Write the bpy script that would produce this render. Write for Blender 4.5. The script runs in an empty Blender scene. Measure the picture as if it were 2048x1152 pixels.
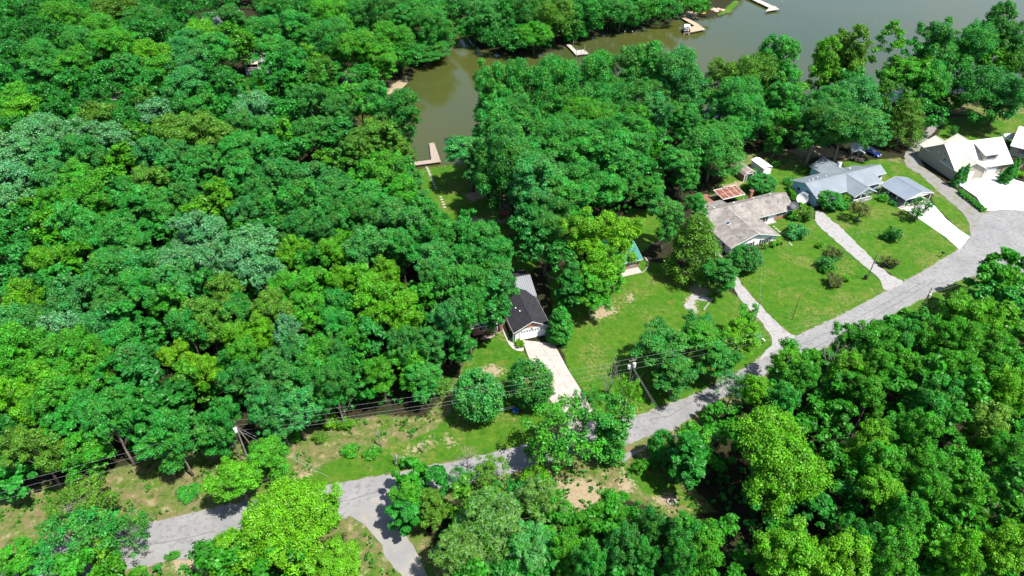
import bpy, bmesh, math, random
import numpy as np
from mathutils import Vector, Matrix
random.seed(7)
SC = bpy.context.scene
COL = SC.collection
# ------------------------------------------------------------------ camera
FPX, CAMH, PITCH = 1384.0, 90.0, math.radians(38.8)
cam_d = bpy.data.cameras.new('camera'); cam = bpy.data.objects.new('camera', cam_d); COL.objects.link(cam)
cam.location = (0, 0, CAMH); cam.rotation_euler = (math.radians(90) - PITCH, 0, 0)
cam_d.sensor_width = 36.0; cam_d.lens = 36.0 * FPX / 2048.0
cam_d.clip_start = 0.5; cam_d.clip_end = 8000
SC.camera = cam
CP, SP = math.cos(PITCH), math.sin(PITCH)
def G(px, py, z=0.0):
    """ground position (x, y) on the plane at height z that the survey photo shows at px, py"""
    a = (px - 1024) / FPX; b = (576 - py) / FPX
    t = (z - CAMH) / (-SP + b * CP)
    return a * t, (CP + b * SP) * t
def P(x, y, z=0.0):
    z = z - CAMH
    cy = y * SP + z * CP; cz = y * CP - z * SP
    return 1024 + FPX * x / cz, 576 - FPX * cy / cz
def zoomed(o, s, pts):
    return [(o[0] + x / s, o[1] + y / s) for x, y in pts]
# ------------------------------------------------------------------ mesh builder
class MB:
    def __init__(s): s.v = []; s.f = []
    def poly(s, pts, faces):
        b = len(s.v); s.v += [tuple(p) for p in pts]; s.f += [tuple(b + i for i in f) for f in faces]; return s
    def box(s, x0, x1, y0, y1, z0, z1):
        return s.poly([(x0,y0,z0),(x1,y0,z0),(x1,y1,z0),(x0,y1,z0),(x0,y0,z1),(x1,y0,z1),(x1,y1,z1),(x0,y1,z1)],
                      [(3,2,1,0),(4,5,6,7),(0,1,5,4),(1,2,6,5),(2,3,7,6),(3,0,4,7)])
    def prism(s, prof, a0, a1, axis):
        """closed profile (u, w) extruded along axis: 'x' -> (a,u,w), 'y' -> (u,a,w), 'z' -> (u,w,a)"""
        n = len(prof)
        f = {'x': lambda a,u,w: (a,u,w), 'y': lambda a,u,w: (u,a,w), 'z': lambda a,u,w: (u,w,a)}[axis]
        pts = [f(a0,u,w) for u,w in prof] + [f(a1,u,w) for u,w in prof]
        fc = [tuple(range(n)), tuple(range(2*n-1, n-1, -1))]
        fc += [(i, n+i, n+(i+1)%n, (i+1)%n) for i in range(n)]
        return s.poly(pts, fc)
    def tube(s, pts, r, n=6, cap=True):
        pts = [Vector(p) for p in pts]; m = len(pts)
        rr = r if isinstance(r, (list, tuple)) else [r]*m
        rings = []
        for i, p in enumerate(pts):
            d = (pts[min(i+1,m-1)] - pts[max(i-1,0)])
            if d.length < 1e-9: d = Vector((0,0,1))
            d.normalize()
            u = d.orthogonal().normalized() if i == 0 else (u - d*u.dot(d)).normalized()
            w = d.cross(u)
            rings.append([p + (u*math.cos(2*math.pi*k/n) + w*math.sin(2*math.pi*k/n))*rr[i] for k in range(n)])
        fc = []
        for i in range(m-1):
            for k in range(n): fc.append((i*n+k, i*n+(k+1)%n, (i+1)*n+(k+1)%n, (i+1)*n+k))
        if cap: fc += [tuple(range(n-1,-1,-1)), tuple(range((m-1)*n, m*n))]
        return s.poly([q for g in rings for q in g], fc)
    def lathe(s, prof, c=(0,0,0), n=12):
        pts = [(c[0]+r*math.cos(2*math.pi*k/n), c[1]+r*math.sin(2*math.pi*k/n), c[2]+z) for r,z in prof for k in range(n)]
        fc = []
        for i in range(len(prof)-1):
            for k in range(n): fc.append((i*n+k, i*n+(k+1)%n, (i+1)*n+(k+1)%n, (i+1)*n+k))
        fc += [tuple(range(n-1,-1,-1)), tuple(range((len(prof)-1)*n, len(prof)*n))]
        return s.poly(pts, fc)
    def xf(s, m):
        s.v = [tuple(m @ Vector(p)) for p in s.v]; return s
    def mesh(s, name, mat=None, smooth=False):
        me = bpy.data.meshes.new(name); me.from_pydata(s.v, [], s.f); me.update()
        bm = bmesh.new(); bm.from_mesh(me); bmesh.ops.recalc_face_normals(bm, faces=bm.faces); bm.to_mesh(me); bm.free()
        if mat: me.materials.append(mat)
        if smooth: me.polygons.foreach_set('use_smooth', [True]*len(me.polygons))
        return me
    def build(s, name, mat, parent=None, smooth=False, loc=None, rz=0.0):
        o = bpy.data.objects.new(name, s.mesh(name, mat, smooth)); COL.objects.link(o)
        if parent: o.parent = parent
        if loc is not None: o.location = loc
        if rz: o.rotation_euler = (0, 0, rz)
        return o
def tag(o, label=None, cat=None, group=None, kind=None):
    if label: o['label'] = label
    if cat: o['category'] = cat
    if group: o['group'] = group
    if kind: o['kind'] = kind
    return o
def thing(name, label, cat, loc=(0,0,0), rz=0.0, group=None):
    o = bpy.data.objects.new(name, None); COL.objects.link(o)
    o.empty_display_size = 0.3
    o.location = loc; o.rotation_euler = (0, 0, rz)
    return tag(o, label, cat, group)
def copy_tree(o, parent=None):
    c = o.copy(); COL.objects.link(c)
    if parent: c.parent = parent
    for ch in list(o.children): copy_tree(ch, c)
    return c
# ------------------------------------------------------------------ materials
def new_mat(name, col, rough=0.8, metal=0.0, spec=0.3):
    m = bpy.data.materials.new(name); m.use_nodes = True
    b = m.node_tree.nodes['Principled BSDF']
    b.inputs['Base Color'].default_value = (*col, 1); b.inputs['Roughness'].default_value = rough
    b.inputs['Metallic'].default_value = metal; b.inputs['Specular IOR Level'].default_value = spec
    return m
class NT:
    def __init__(s, m): s.m = m; s.t = m.node_tree; s.b = s.t.nodes.get('Principled BSDF')
    def n(s, typ, **kw):
        nd = s.t.nodes.new(typ)
        for k, v in kw.items():
            if k.startswith('i_'):
                key = k[2:]; key = int(key) if key.isdigit() else key.replace('_', ' ')
                nd.inputs[key].default_value = v
            else: setattr(nd, k, v)
        return nd
    def l(s, a, b): s.t.links.new(a, b)
    def coord(s, kind='Object'): return s.n('ShaderNodeTexCoord').outputs[kind]
    def noise(s, scale, detail=3, rough=0.55, vec=None):
        nd = s.n('ShaderNodeTexNoise'); nd.inputs['Scale'].default_value = scale
        nd.inputs['Detail'].default_value = detail; nd.inputs['Roughness'].default_value = rough
        s.l(vec if vec is not None else s.coord(), nd.inputs['Vector']); return nd.outputs['Fac']
    def ramp(s, fac, stops):
        r = s.n('ShaderNodeValToRGB'); e = r.color_ramp.elements
        while len(e) < len(stops): e.new(0.5)
        for k, (p, c) in enumerate(stops):
            e[k].position = p; e[k].color = (*c, 1) if isinstance(c, (tuple, list)) else (c, c, c, 1)
        s.l(fac, r.inputs[0]); return r.outputs[0]
    def mix(s, fac, a, b, blend='MIX'):
        x = s.n('ShaderNodeMix', data_type='RGBA', blend_type=blend)
        for sock, v in ((x.inputs[0], fac), (x.inputs[6], a), (x.inputs[7], b)):
            if isinstance(v, (int, float)): sock.default_value = v
            elif isinstance(v, (tuple, list)): sock.default_value = (*v, 1) if len(v) == 3 else v
            else: s.l(v, sock)
        return x.outputs[2]
    def math(s, op, a, b=None, clamp=False):
        x = s.n('ShaderNodeMath', operation=op, use_clamp=clamp)
        for sock, v in ((x.inputs[0], a), (x.inputs[1], b)):
            if v is None: continue
            if isinstance(v, (int, float)): sock.default_value = v
            else: s.l(v, sock)
        return x.outputs[0]
    def bump(s, h, strength=0.5, dist=0.05):
        b = s.n('ShaderNodeBump'); b.inputs['Strength'].default_value = strength; b.inputs['Distance'].default_value = dist
        s.l(h, b.inputs['Height']); s.l(b.outputs[0], s.b.inputs['Normal'])
    def stretch(s, sc):
        mp = s.n('ShaderNodeMapping'); mp.inputs['Scale'].default_value = sc; s.l(s.coord(), mp.inputs['Vector']); return mp.outputs[0]
def varied(name, c1, c2, scale=1.0, rough=0.85, detail=5, spec=0.2, lo=0.35, hi=0.65, stretch=None, bump=0.0, metal=0.0, c3=None, s3=8.0):
    """a surface whose own colour wanders between two tones (weathering, aggregate, grain)"""
    m = new_mat(name, c1, rough, metal, spec); t = NT(m)
    vec = t.stretch(stretch) if stretch else None
    f = t.noise(scale, detail, 0.6, vec)
    c = t.ramp(f, [(lo, c1), (hi, c2)])
    if c3: c = t.mix(t.ramp(t.noise(s3, 3, .6, vec), [(.5, 0.), (.72, 1.)]), c, c3)
    t.l(c, t.b.inputs['Base Color'])
    if bump: t.bump(f, bump, 0.03)
    return m
def ribbed(name, c1, c2, period, axis, rough=0.4, depth=0.04, scale=0.35, metal=0.0, spec=0.4, sharp=True):
    """boards or standing ribs every `period` metres along a local axis"""
    m = new_mat(name, c1, rough, metal, spec); t = NT(m)
    sep = t.n('ShaderNodeSeparateXYZ'); t.l(t.coord(), sep.inputs[0])
    u = t.math('FRACT', t.math('DIVIDE', sep.outputs['XYZ'.index(axis)], period))
    h = t.ramp(u, [(0.0, 1.0), (0.10, 1.0), (0.16, 0.0), (0.92, 0.0), (0.98, 1.0)]) if sharp else u
    c = t.ramp(t.noise(scale, 5, .6), [(.35, c1), (.65, c2)])
    t.l(c, t.b.inputs['Base Color']); t.bump(h, 0.8, depth)
    return m
M = {}
def mats():
    M['asphalt'] = varied('asphalt', (.134,.134,.133), (.190,.188,.184), .22, .9, 10, .1, .3, .7, c3=(.104,.104,.104), s3=1.3)
    M['asphalt_seam'] = varied('asphalt_seam', (.085,.085,.09), (.11,.11,.115), 1., .9)
    M['dirt_road'] = varied('dirt_road', (.185,.178,.165), (.150,.150,.150), .3, .95, 9, .1, c3=(.21,.19,.155), s3=.35)
    M['gravel'] = varied('gravel', (.185,.18,.175), (.245,.24,.235), 2.6, .95, 9, .1, .3, .7, c3=(.15,.14,.125), s3=1.1)
    M['gravel_dark'] = varied('gravel_dark', (.125,.12,.118), (.175,.168,.16), 2.2, .95, 9, .1, .3, .7, c3=(.10,.12,.045), s3=.55)
    M['concrete'] = varied('concrete', (.25,.225,.20), (.315,.285,.255), .5, .85, 9, .15, .3, .7, c3=(.225,.20,.175), s3=1.6)
    M['white_concrete'] = varied('white_concrete', (.46,.455,.44), (.54,.53,.52), .3, .8, 6, .15)
    M['path'] = varied('path', (.28,.25,.22), (.35,.32,.28), .8, .85)
    M['mulch'] = varied('mulch', (.045,.032,.026), (.10,.07,.055), 2.5, .95)
    M['stone'] = varied('stone', (.22,.195,.16), (.34,.31,.26), 1.3, .9)
    M['black_shingle'] = varied('black_shingle', (.014,.014,.0165), (.027,.0265,.031), 1.6, .9, 8, .15, stretch=(1,1,3), bump=.25)
    M['grey_shingle'] = varied('grey_shingle', (.13,.119,.108), (.225,.204,.18), .45, .9, 9, .12, .35, .68, c3=(.085,.08,.08), s3=1.1, bump=.2)
    M['metal_ribs'] = ribbed('metal_ribs', (.095,.102,.115), (.125,.133,.147), .42, 'X', .5, .12)
    M['blue_metal'] = ribbed('blue_metal', (.118,.142,.158), (.148,.170,.185), .3, 'X', .45, .03)
    M['blue_metal_side'] = ribbed('blue_metal_side', (.115,.140,.156), (.145,.168,.183), .3, 'Y', .45, .03)
    M['carport_metal'] = ribbed('carport_metal', (.12,.145,.175), (.15,.175,.205), .25, 'Y', .45, .03)
    M['shoulder'] = varied('road_shoulder', (.13,.12,.10), (.20,.185,.155), 1.4, .95, 9, .1, .35, .65, c3=(.06,.08,.025), s3=.8)
    M['green_metal'] = ribbed('green_metal', (.012,.125,.10), (.02,.155,.125), .4, 'X', .45, .05)
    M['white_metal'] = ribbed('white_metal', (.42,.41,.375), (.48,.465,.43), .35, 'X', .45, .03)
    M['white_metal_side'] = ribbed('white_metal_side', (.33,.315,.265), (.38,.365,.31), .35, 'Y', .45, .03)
    M['white_siding'] = ribbed('white_siding', (.56,.56,.55), (.6,.6,.59), .2, 'Z', .6, .02)
    M['blue_siding'] = ribbed('blue_siding', (.26,.42,.50), (.30,.46,.53), .2, 'Z', .6, .02)
    M['cream_siding'] = ribbed('cream_siding', (.26,.245,.185), (.29,.27,.21), .2, 'Z', .6, .02)
    M['tan_siding'] = ribbed('tan_siding', (.19,.14,.095), (.22,.165,.11), .2, 'Z', .7, .02)
    M['brown_siding'] = ribbed('brown_siding', (.32,.15,.075), (.40,.2,.1), .2, 'Z', .7, .02)
    M['brick'] = varied('brick', (.22,.09,.06), (.34,.15,.1), 4., .9, 6)
    M['white_trim'] = new_mat('white_trim', (.52,.52,.51), .5)
    M['white_door'] = ribbed('white_door', (.78,.78,.78), (.8,.8,.8), .55, 'Z', .5, .03)
    M['dark_trim'] = new_mat('dark_trim', (.05,.045,.045), .6)
    M['shutter'] = new_mat('shutter', (.07,.045,.04), .6)
    M['red_shutter'] = new_mat('red_shutter', (.25,.07,.05), .6)
    M['glass'] = new_mat('window_glass', (.03,.035,.045), .08, 0, .7)
    M['screen'] = new_mat('dark_screen', (.02,.02,.03), .6)
    M['wood_grey'] = varied('wood_grey', (.24,.215,.195), (.32,.29,.26), 1.2, .9, 6, .1, stretch=(1,6,1))
    M['wood_pale'] = varied('wood_pale', (.21,.17,.14), (.255,.21,.175), 1.0, .9, 6, .1, stretch=(5,1,1))
    M['wood_tan'] = varied('wood_tan', (.25,.19,.125), (.31,.24,.165), 1.2, .9)
    M['wood_rot'] = varied('wood_rot', (.09,.058,.033), (.18,.145,.10), .9, .9, 7)
    M['deck_red'] = varied('deck_red', (.14,.062,.046), (.20,.10,.075), 1.2, .9, 6, .1, stretch=(6,1,1))
    M['rust'] = varied('rust', (.10,.032,.02), (.17,.06,.036), .9, .85, 7, .2, c3=(.22,.15,.125), s3=1.2)
    M['pole_wood'] = varied('pole_wood', (.10,.08,.065), (.17,.14,.115), 1.5, .9, 5, .1, stretch=(4,4,.5))
    M['pole_grey'] = varied('pole_grey', (.15,.14,.125), (.21,.195,.175), 1.5, .9)
    M['wire'] = new_mat('wire', (.30,.31,.31), .45, .0, .5)
    M['steel'] = new_mat('steel', (.55,.57,.6), .4, .3)
    M['black'] = new_mat('black_paint', (.012,.012,.014), .5)
    M['dark_grey'] = new_mat('dark_grey', (.045,.047,.055), .55)
    M['car_blue'] = new_mat('car_blue', (.005,.016,.095), .3, .1, .5)
    M['car_grey'] = new_mat('car_grey', (.05,.055,.065), .3, .2, .6)
    M['tyre'] = new_mat('tyre', (.015,.015,.015), .8)
    M['rim'] = new_mat('rim', (.5,.5,.52), .35, .5)
    M['lamp_glass'] = new_mat('lamp_glass', (.7,.7,.72), .15, 0, .7)
    M['red'] = new_mat('red_plastic', (.55,.05,.06), .5)
    M['yellow'] = new_mat('yellow_paint', (.6,.38,.05), .5)
    M['blue'] = new_mat('blue_plastic', (.05,.14,.45), .4)
    M['canvas'] = new_mat('canvas', (.62,.65,.68), .8)
    M['tarp'] = varied('tarp', (.50,.36,.2), (.6,.45,.28), 1.2, .9)
    M['rubble'] = varied('rubble', (.36,.18,.13), (.5,.32,.26), 3., .95, 6)
    M['bark'] = varied('bark', (.10,.085,.07), (.19,.165,.14), 1.2, .95, 6, .1, stretch=(3,3,.6))
    M['bark_pale'] = varied('bark_pale', (.15,.14,.125), (.23,.215,.19), 1.2, .95, 6, .1, stretch=(3,3,.6))
    M['bark_brown'] = varied('bark_brown', (.12,.095,.07), (.18,.145,.105), 1.2, .95, 6, .1, stretch=(3,3,.6))
mats()
def leaf_mat(name, stuff=False):
    m = bpy.data.materials.new(name); m.use_nodes = True; t = NT(m); nt = m.node_tree
    b = t.b
    if stuff:
        base = t.n('ShaderNodeVertexColor', layer_name='tint').outputs['Color']; al = 0.0; rnd = None
        c = base
    else:
        oi = t.n('ShaderNodeObjectInfo')
        at = t.n('ShaderNodeAttribute', attribute_name='tint')     # per leaf: r = brightness, g = hue drift, b = turned-over pale leaf
        sp = t.n('ShaderNodeSeparateColor'); t.l(at.outputs['Color'], sp.inputs[0])
        warm = t.mix(t.math('MULTIPLY', sp.outputs[1], .40), oi.outputs['Color'], (.12,.20,.008))
        br = t.math('ADD', t.math('MULTIPLY', sp.outputs[0], 1.15), .48)
        cmb = t.n('ShaderNodeCombineColor')
        for k in range(3): t.l(br, cmb.inputs[k])
        c = t.mix(1.0, warm, cmb.outputs[0], 'MULTIPLY')
        pale = t.math('MULTIPLY', sp.outputs[2], oi.outputs['Alpha'])
        c = t.mix(pale, c, (.24,.42,.25))
    t.l(c, b.inputs['Base Color'])
    b.inputs['Roughness'].default_value = .42; b.inputs['Specular IOR Level'].default_value = .19
    tr = t.n('ShaderNodeBsdfTranslucent'); t.l(t.mix(.30, c, (.10,.26,.01)), tr.inputs['Color'])
    mx = t.n('ShaderNodeMixShader'); mx.inputs[0].default_value = .36
    t.l(b.outputs[0], mx.inputs[1]); t.l(tr.outputs[0], mx.inputs[2])
    out = nt.nodes['Material Output']; t.l(mx.outputs[0], out.inputs['Surface'])
    return m
M['leaf'] = leaf_mat('leaf'); M['leaf_mass'] = leaf_mat('leaf_mass', True)
# ------------------------------------------------------------------ ground, water, roads
def gp(pts, z=0.0): return [G(x, y, z) for x, y in pts]
def sdist(X, Y, poly):
    """signed distance in metres, positive inside"""
    inside = np.zeros(X.shape, bool); d = np.full(X.shape, 1e9)
    n = len(poly)
    for i in range(n):
        (x0, y0), (x1, y1) = poly[i], poly[(i+1) % n]
        dx, dy = x1-x0, y1-y0; L = dx*dx+dy*dy+1e-12
        t = np.clip(((X-x0)*dx+(Y-y0)*dy)/L, 0, 1)
        d = np.minimum(d, np.hypot(X-x0-t*dx, Y-y0-t*dy))
        if y0 != y1:
            c = ((y0 > Y) != (y1 > Y)) & (X < (x1-x0)*(Y-y0)/(y1-y0)+x0)
            inside ^= c
    return np.where(inside, d, -d)
def inside(x, y, poly): return float(sdist(np.array([x]), np.array([y]), poly)[0])
WATER_Z = -0.45
lake_px = [(716,196),(745,197),(775,189),(800,181),(820,163),(828,148),(838,133),(852,128),(880,112),(900,92),(912,70),(925,62),(940,84),(958,97),(1000,110),(1050,114),(1100,104),(1135,92),(1160,82),(1195,70),(1232,66),(1290,56),(1330,50),(1352,40),(1368,33),(1392,37),(1420,38),(1444,33),(1462,24),(1476,12),(1484,0),(1500,-60),(1540,-150),
           (2600,-150),(2500,150),(2250,172),(2048,172),(1975,182),(1935,176),(1900,182),(1850,190),(1760,204),(1690,214),(1600,226),(1500,240),(1400,246),(1300,250),(1200,252),(1140,256),(1060,280),(985,303),(930,319),(882,326),(855,329),(826,334),(800,334),(770,312),(735,260),(712,224)]
LAKE = gp(lake_px)
lawns = [  # mown grass
 gp([(1108,640),(1100,580),(1090,545),(1180,520),(1290,520),(1400,545),(1478,595),(1500,625),(1525,650),(1545,690),(1510,722),(1470,745),(1400,786),(1297,824),(1240,838),(1205,835),(1137,741)]),
 gp([(930,720),(960,688),(1005,660),(1030,660),(1046,702),(1060,720),(1096,795),(1115,830),(1100,870),(1047,890),(960,911),(853,931),(700,961),(600,986),(560,985),(580,965),(640,932),(700,908),(800,886),(870,858),(905,815)]),
 gp([(1462,540),(1450,500),(1440,450),(1520,440),(1600,400),(1632,445),(1697,505),(1763,562),(1766,585),(1697,623),(1588,673),(1546,638),(1486,570)]),
 gp([(1652,432),(1640,410),(1760,385),(1800,405),(1845,441),(1919,498),(1805,564),(1756,529)]),
 gp([(1862,392),(1892,398),(1925,428),(1939,449),(1940,472),(1919,460),(1871,413)]),
 gp([(1410,400),(1470,330),(1560,330),(1700,322),(1770,318),(1808,330),(1842,352),(1880,380),(1760,385),(1600,400),(1500,400)]),
 gp([(1868,285),(1880,262),(1896,235),(2100,225),(2100,300),(2000,300)]),
 gp([(1690,668),(1740,655),(1770,639),(1864,586),(1920,561),(1960,570),(1880,625),(1760,700)]),
 gp([(828,337),(888,328),(930,323),(960,380),(1000,420),(1040,470),(1080,520),(1050,560),(960,470),(870,455)]),
 gp([(1215,850),(1260,838),(1300,826),(1400,786),(1470,745),(1500,728),(1480,700),(1380,690),(1280,720)]),
 gp([(1232,935),(1290,930),(1380,990),(1400,1020),(1330,1000),(1260,975)]),
 gp([(1255,415),(1325,425),(1325,470),(1285,505),(1245,485)]),
 gp([(455,180),(465,158),(540,155),(545,175),(500,190)]),
 gp([(1400,50),(1440,25),(1470,0),(1480,0),(1462,22),(1420,36)]),
]
dry = [  # rough grass with bare and straw coloured ground
 gp([(-60,975),(0,990),(150,960),(235,935),(330,915),(440,900),(540,870),(640,850),(760,830),(850,835),(885,870),(860,905),(760,935),(640,970),(560,985),(480,1005),(430,1018),(285,1052),(150,1085),(0,1115),(-60,1130)]),
 gp([(880,800),(935,715),(1010,705),(1050,740),(1030,790),(950,800),(920,830),(890,870),(830,905),(800,890)]),
 gp([(1040,960),(1130,925),(1260,905),(1330,885),(1360,950),(1430,1020),(1330,1040),(1270,1000),(1220,1000),(1170,1050),(1100,1010)]),
 gp([(1410,400),(1430,370),(1500,345),(1460,330),(1480,305),(1580,300),(1660,300),(1600,330),(1500,400)]),
 gp([(1680,330),(1800,315),(1845,355),(1900,400),(1935,440),(1920,445),(1860,385),(1780,340)]),
 gp([(880,440),(940,425),(1040,430),(1040,400),(1000,390),(1050,380),(1060,440),(960,450),(870,455)]),
 gp([(1880,225),(1890,175),(1950,175),(2000,190),(2100,190),(2100,228),(1960,232)]),
 gp([(1690,668),(1864,586),(1935,556),(1990,560),(1920,620),(1760,710)]),
 gp([(0,1120),(240,1135),(420,1108),(480,1105),(470,1160),(200,1200),(-80,1200)]),
 gp([(738,1057),(690,1060),(690,1180),(804,1180),(804,1152),(769,1110)]),
 gp([(1545,690),(1520,650),(1480,600),(1470,570),(1490,570),(1545,640),(1600,670),(1555,700)]),
 gp([(1080,850),(1130,800),(1240,760),(1290,800),(1240,840),(1060,890)]),
]
soil = [  # bare tan earth
 gp([(1178,640),(1205,600),(1225,605),(1235,625),(1200,640)]), gp([(1250,592),(1262,586),(1272,600),(1255,606)]),
 gp([(812,905),(830,890),(850,880),(840,900),(820,912)]), gp([(885,880),(895,868),(910,885),(905,895)]), gp([(852,888),(862,872),(870,885),(858,892)]),
 gp([(1368,600),(1380,590),(1392,600),(1396,625),(1386,628)]), gp([(1378,575),(1400,560),(1420,585),(1400,600),(1384,598)]),
 gp([(1235,985),(1245,935),(1262,955),(1275,975),(1250,995)]), gp([(1110,960),(1180,955),(1235,985),(1190,1030),(1140,1020)]),
 gp([(905,775),(935,745),(985,728),(1015,740),(985,760),(940,775)]),
 gp([(930,430),(990,440),(1040,430),(1010,446),(940,446)]), gp([(1002,395),(1022,395),(1024,428),(1006,430)]), gp([(925,388),(960,378),(975,395),(940,405)]),
 gp([(675,150),(700,128),(720,140),(715,165),(690,170)]), gp([(720,190),(770,176),(800,160),(815,150),(818,165),(800,180),(770,190)]),
 gp([(1340,50),(1365,25),(1395,20),(1395,35),(1365,34)]), gp([(1895,195),(1905,182),(1940,182),(1945,200)]),
 gp([(560,1000),(600,945),(640,935),(600,962)]), gp([(330,1100),(430,1100),(420,1152),(350,1152)]), gp([(485,955),(500,935),(515,950),(500,970)]),
 gp([(1418,392),(1440,372),(1480,360),(1500,355),(1470,380),(1430,398)]), gp([(1570,300),(1640,290),(1720,310),(1690,318),(1600,312)]),
 gp([(215,230),(225,205),(260,200),(262,222),(240,235)]), gp([(440,30),(460,20),(470,60),(440,60)]), gp([(1980,1000),(1990,1000),(1990,1010)]),
 gp([(1296,1000),(1340,980),(1365,1000),(1330,1015)]),
]
mown = lawns[0]
def build_ground():
    def axis(lo, hi, a, b, fine, coarse, ext):
        c = list(np.arange(a, b, fine))
        left = []; x = a; st = fine
        while x > lo: st = min(st*1.25, coarse); x -= st; left.append(x)
        right = []; x = b; st = fine
        while x < hi: st = min(st*1.25, coarse); x += st; right.append(x)
        c = left[::-1] + c + right
        return np.array([-ext, -ext*.4] + c + [ext*.4, ext]) if True else None
    xs = axis(-260, 300, -75, 135, .7, 2.6, 5000); ys = axis(10, 420, 48, 215, .7, 2.2, 5000)
    X, Y = np.meshgrid(xs, ys); nx, ny = len(xs), len(ys)
    d = sdist(X, Y, LAKE)
    rng = np.random.default_rng(3)
    Z = np.where(d > -2.5, -2.6*np.clip((d+2.5)/9.0, 0, 1)**1.1, 0.0)
    V = np.stack([X.ravel(), Y.ravel(), Z.ravel()], 1)
    idx = np.arange(nx*ny).reshape(ny, nx)
    F = np.stack([idx[:-1,:-1], idx[:-1,1:], idx[1:,1:], idx[1:,:-1]], -1).reshape(-1, 4)
    me = bpy.data.meshes.new('ground'); nf = len(F)
    me.vertices.add(len(V)); me.vertices.foreach_set('co', V.ravel().astype(np.float32))
    me.loops.add(nf*4); me.loops.foreach_set('vertex_index', F.ravel().astype(np.int32))
    me.polygons.add(nf); me.polygons.foreach_set('loop_start', np.arange(0, nf*4, 4, dtype=np.int32))
    me.update(calc_edges=True)
    def cover(polys, soft):
        m = np.full(X.shape, 0.0)
        for p in polys: m = np.maximum(m, np.clip(.5+sdist(X, Y, p)/soft, 0, 1))
        return m
    g, r, s = cover(lawns, 2.2), cover(dry, 3.0), cover(soil, 2.4)
    for q in (gp(ROAD_PX), gp(SIDE_PX)):
        r = np.maximum(r, np.clip(.5+(sdist(X, Y, q)+2.6)/2.2, 0, 1))
    bank = np.clip(1-np.abs(d+.3)/1.8, 0, 1); s = np.maximum(s, bank*.42)
    mw = np.clip(.5+sdist(X, Y, mown)/3., 0, 1)
    at = me.color_attributes.new('cover', 'FLOAT_COLOR', 'POINT')
    at.data.foreach_set('color', np.stack([g, r, s, mw], -1).ravel().astype(np.float32))
    m = new_mat('ground_cover', (.1,.08,.05), .95, 0, .1); t = NT(m)
    vc = t.n('ShaderNodeAttribute', attribute_name='cover'); sp = t.n('ShaderNodeSeparateColor'); t.l(vc.outputs['Color'], sp.inputs[0])
    n1 = t.noise(.35, 6, .65); n2 = t.noise(1.7, 6, .65); n3 = t.noise(.09, 4, .6); n4 = t.noise(6., 4, .7)
    def mask(v, a, b):
        w = t.math('ADD', v, t.math('MULTIPLY', t.math('SUBTRACT', a, .5), b))
        return t.ramp(w, [(.40, 0.), (.60, 1.)])
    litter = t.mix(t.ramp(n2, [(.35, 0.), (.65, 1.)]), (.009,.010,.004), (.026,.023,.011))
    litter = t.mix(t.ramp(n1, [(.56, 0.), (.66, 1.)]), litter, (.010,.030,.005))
    earth = t.mix(n2, (.15,.115,.07), (.27,.22,.145))
    straw = t.mix(t.ramp(n4, [(.35, 0.), (.65, 1.)]), (.075,.07,.025), (.16,.125,.07))
    rough = t.mix(t.ramp(t.math('ADD', t.math('MULTIPLY', n1, .6), t.math('MULTIPLY', n2, .4)), [(.43, 0.), (.57, 1.)]), straw, (.045,.095,.009))
    rough = t.mix(t.ramp(n2, [(.66, 0.), (.72, 1.)]), rough, (.23,.19,.115))
    gr = t.mix(t.ramp(n3, [(.38, 0.), (.60, 1.)]), (.022,.085,.005), (.044,.096,.008))
    gr = t.mix(t.ramp(n2, [(.40, 0.), (.62, .75)]), gr, (.040,.112,.005))
    gr = t.mix(t.ramp(n1, [(.55, 0.), (.70, .8)]), gr, (.100,.108,.020))
    gr = t.mix(t.ramp(n4, [(.35, .65), (.52, 0.)]), gr, (.014,.055,.003))
    n5 = t.noise(.75, 5, .7); n6 = t.noise(.16, 3, .6)
    gr = t.mix(t.ramp(n5, [(.36, .75), (.47, 0.)]), gr, (.016,.062,.003))
    gr = t.mix(t.ramp(n5, [(.54, 0.), (.66, .7)]), gr, (.078,.125,.012))
    gr = t.mix(t.math('MULTIPLY', t.ramp(n6, [(.50, 0.), (.62, 1.)]), t.ramp(n2, [(.46, 0.), (.58, .75)])), gr, (.135,.118,.040))
    # mowing lines
    sx = t.n('ShaderNodeSeparateXYZ'); t.l(t.coord(), sx.inputs[0])
    u = t.math('ADD', t.math('MULTIPLY', sx.outputs[0], .50), t.math('MULTIPLY', sx.outputs[1], .26))
    u = t.math('ADD', u, t.math('MULTIPLY', n3, .8))
    st = t.ramp(t.math('FRACT', u), [(.0, 0.), (.06, 1.), (.14, 0.)])
    st = t.math('MULTIPLY', st, t.math('MULTIPLY', vc.outputs['Alpha'], .35))
    gr = t.mix(st, gr, (.09,.14,.018))
    rough = t.mix(t.ramp(n5, [(.36, .8), (.46, 0.)]), rough, (.022,.048,.006))
    rough = t.mix(t.ramp(n5, [(.55, 0.), (.64, .7)]), rough, (.21,.175,.10))
    c = t.mix(mask(sp.outputs[1], n2, .9), litter, rough)
    c = t.mix(mask(sp.outputs[0], n1, .5), c, gr)
    c = t.mix(mask(t.math('MULTIPLY', sp.outputs[2], .82), t.math('ADD', t.math('MULTIPLY', n2, .6), t.math('MULTIPLY', n4, .4)), 3.2), c, earth)
    t.l(c, t.b.inputs['Base Color']); t.bump(t.math('ADD', n2, n4), .6, .12)
    me.materials.append(m)
    o = bpy.data.objects.new('ground', me); COL.objects.link(o); o['kind'] = 'structure'
    # lake
    w = new_mat('lake_water', (.030,.036,.007), .09, 0, .5); t = NT(w); w_b = t.b
    w_b.inputs['IOR'].default_value = 1.33
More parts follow.
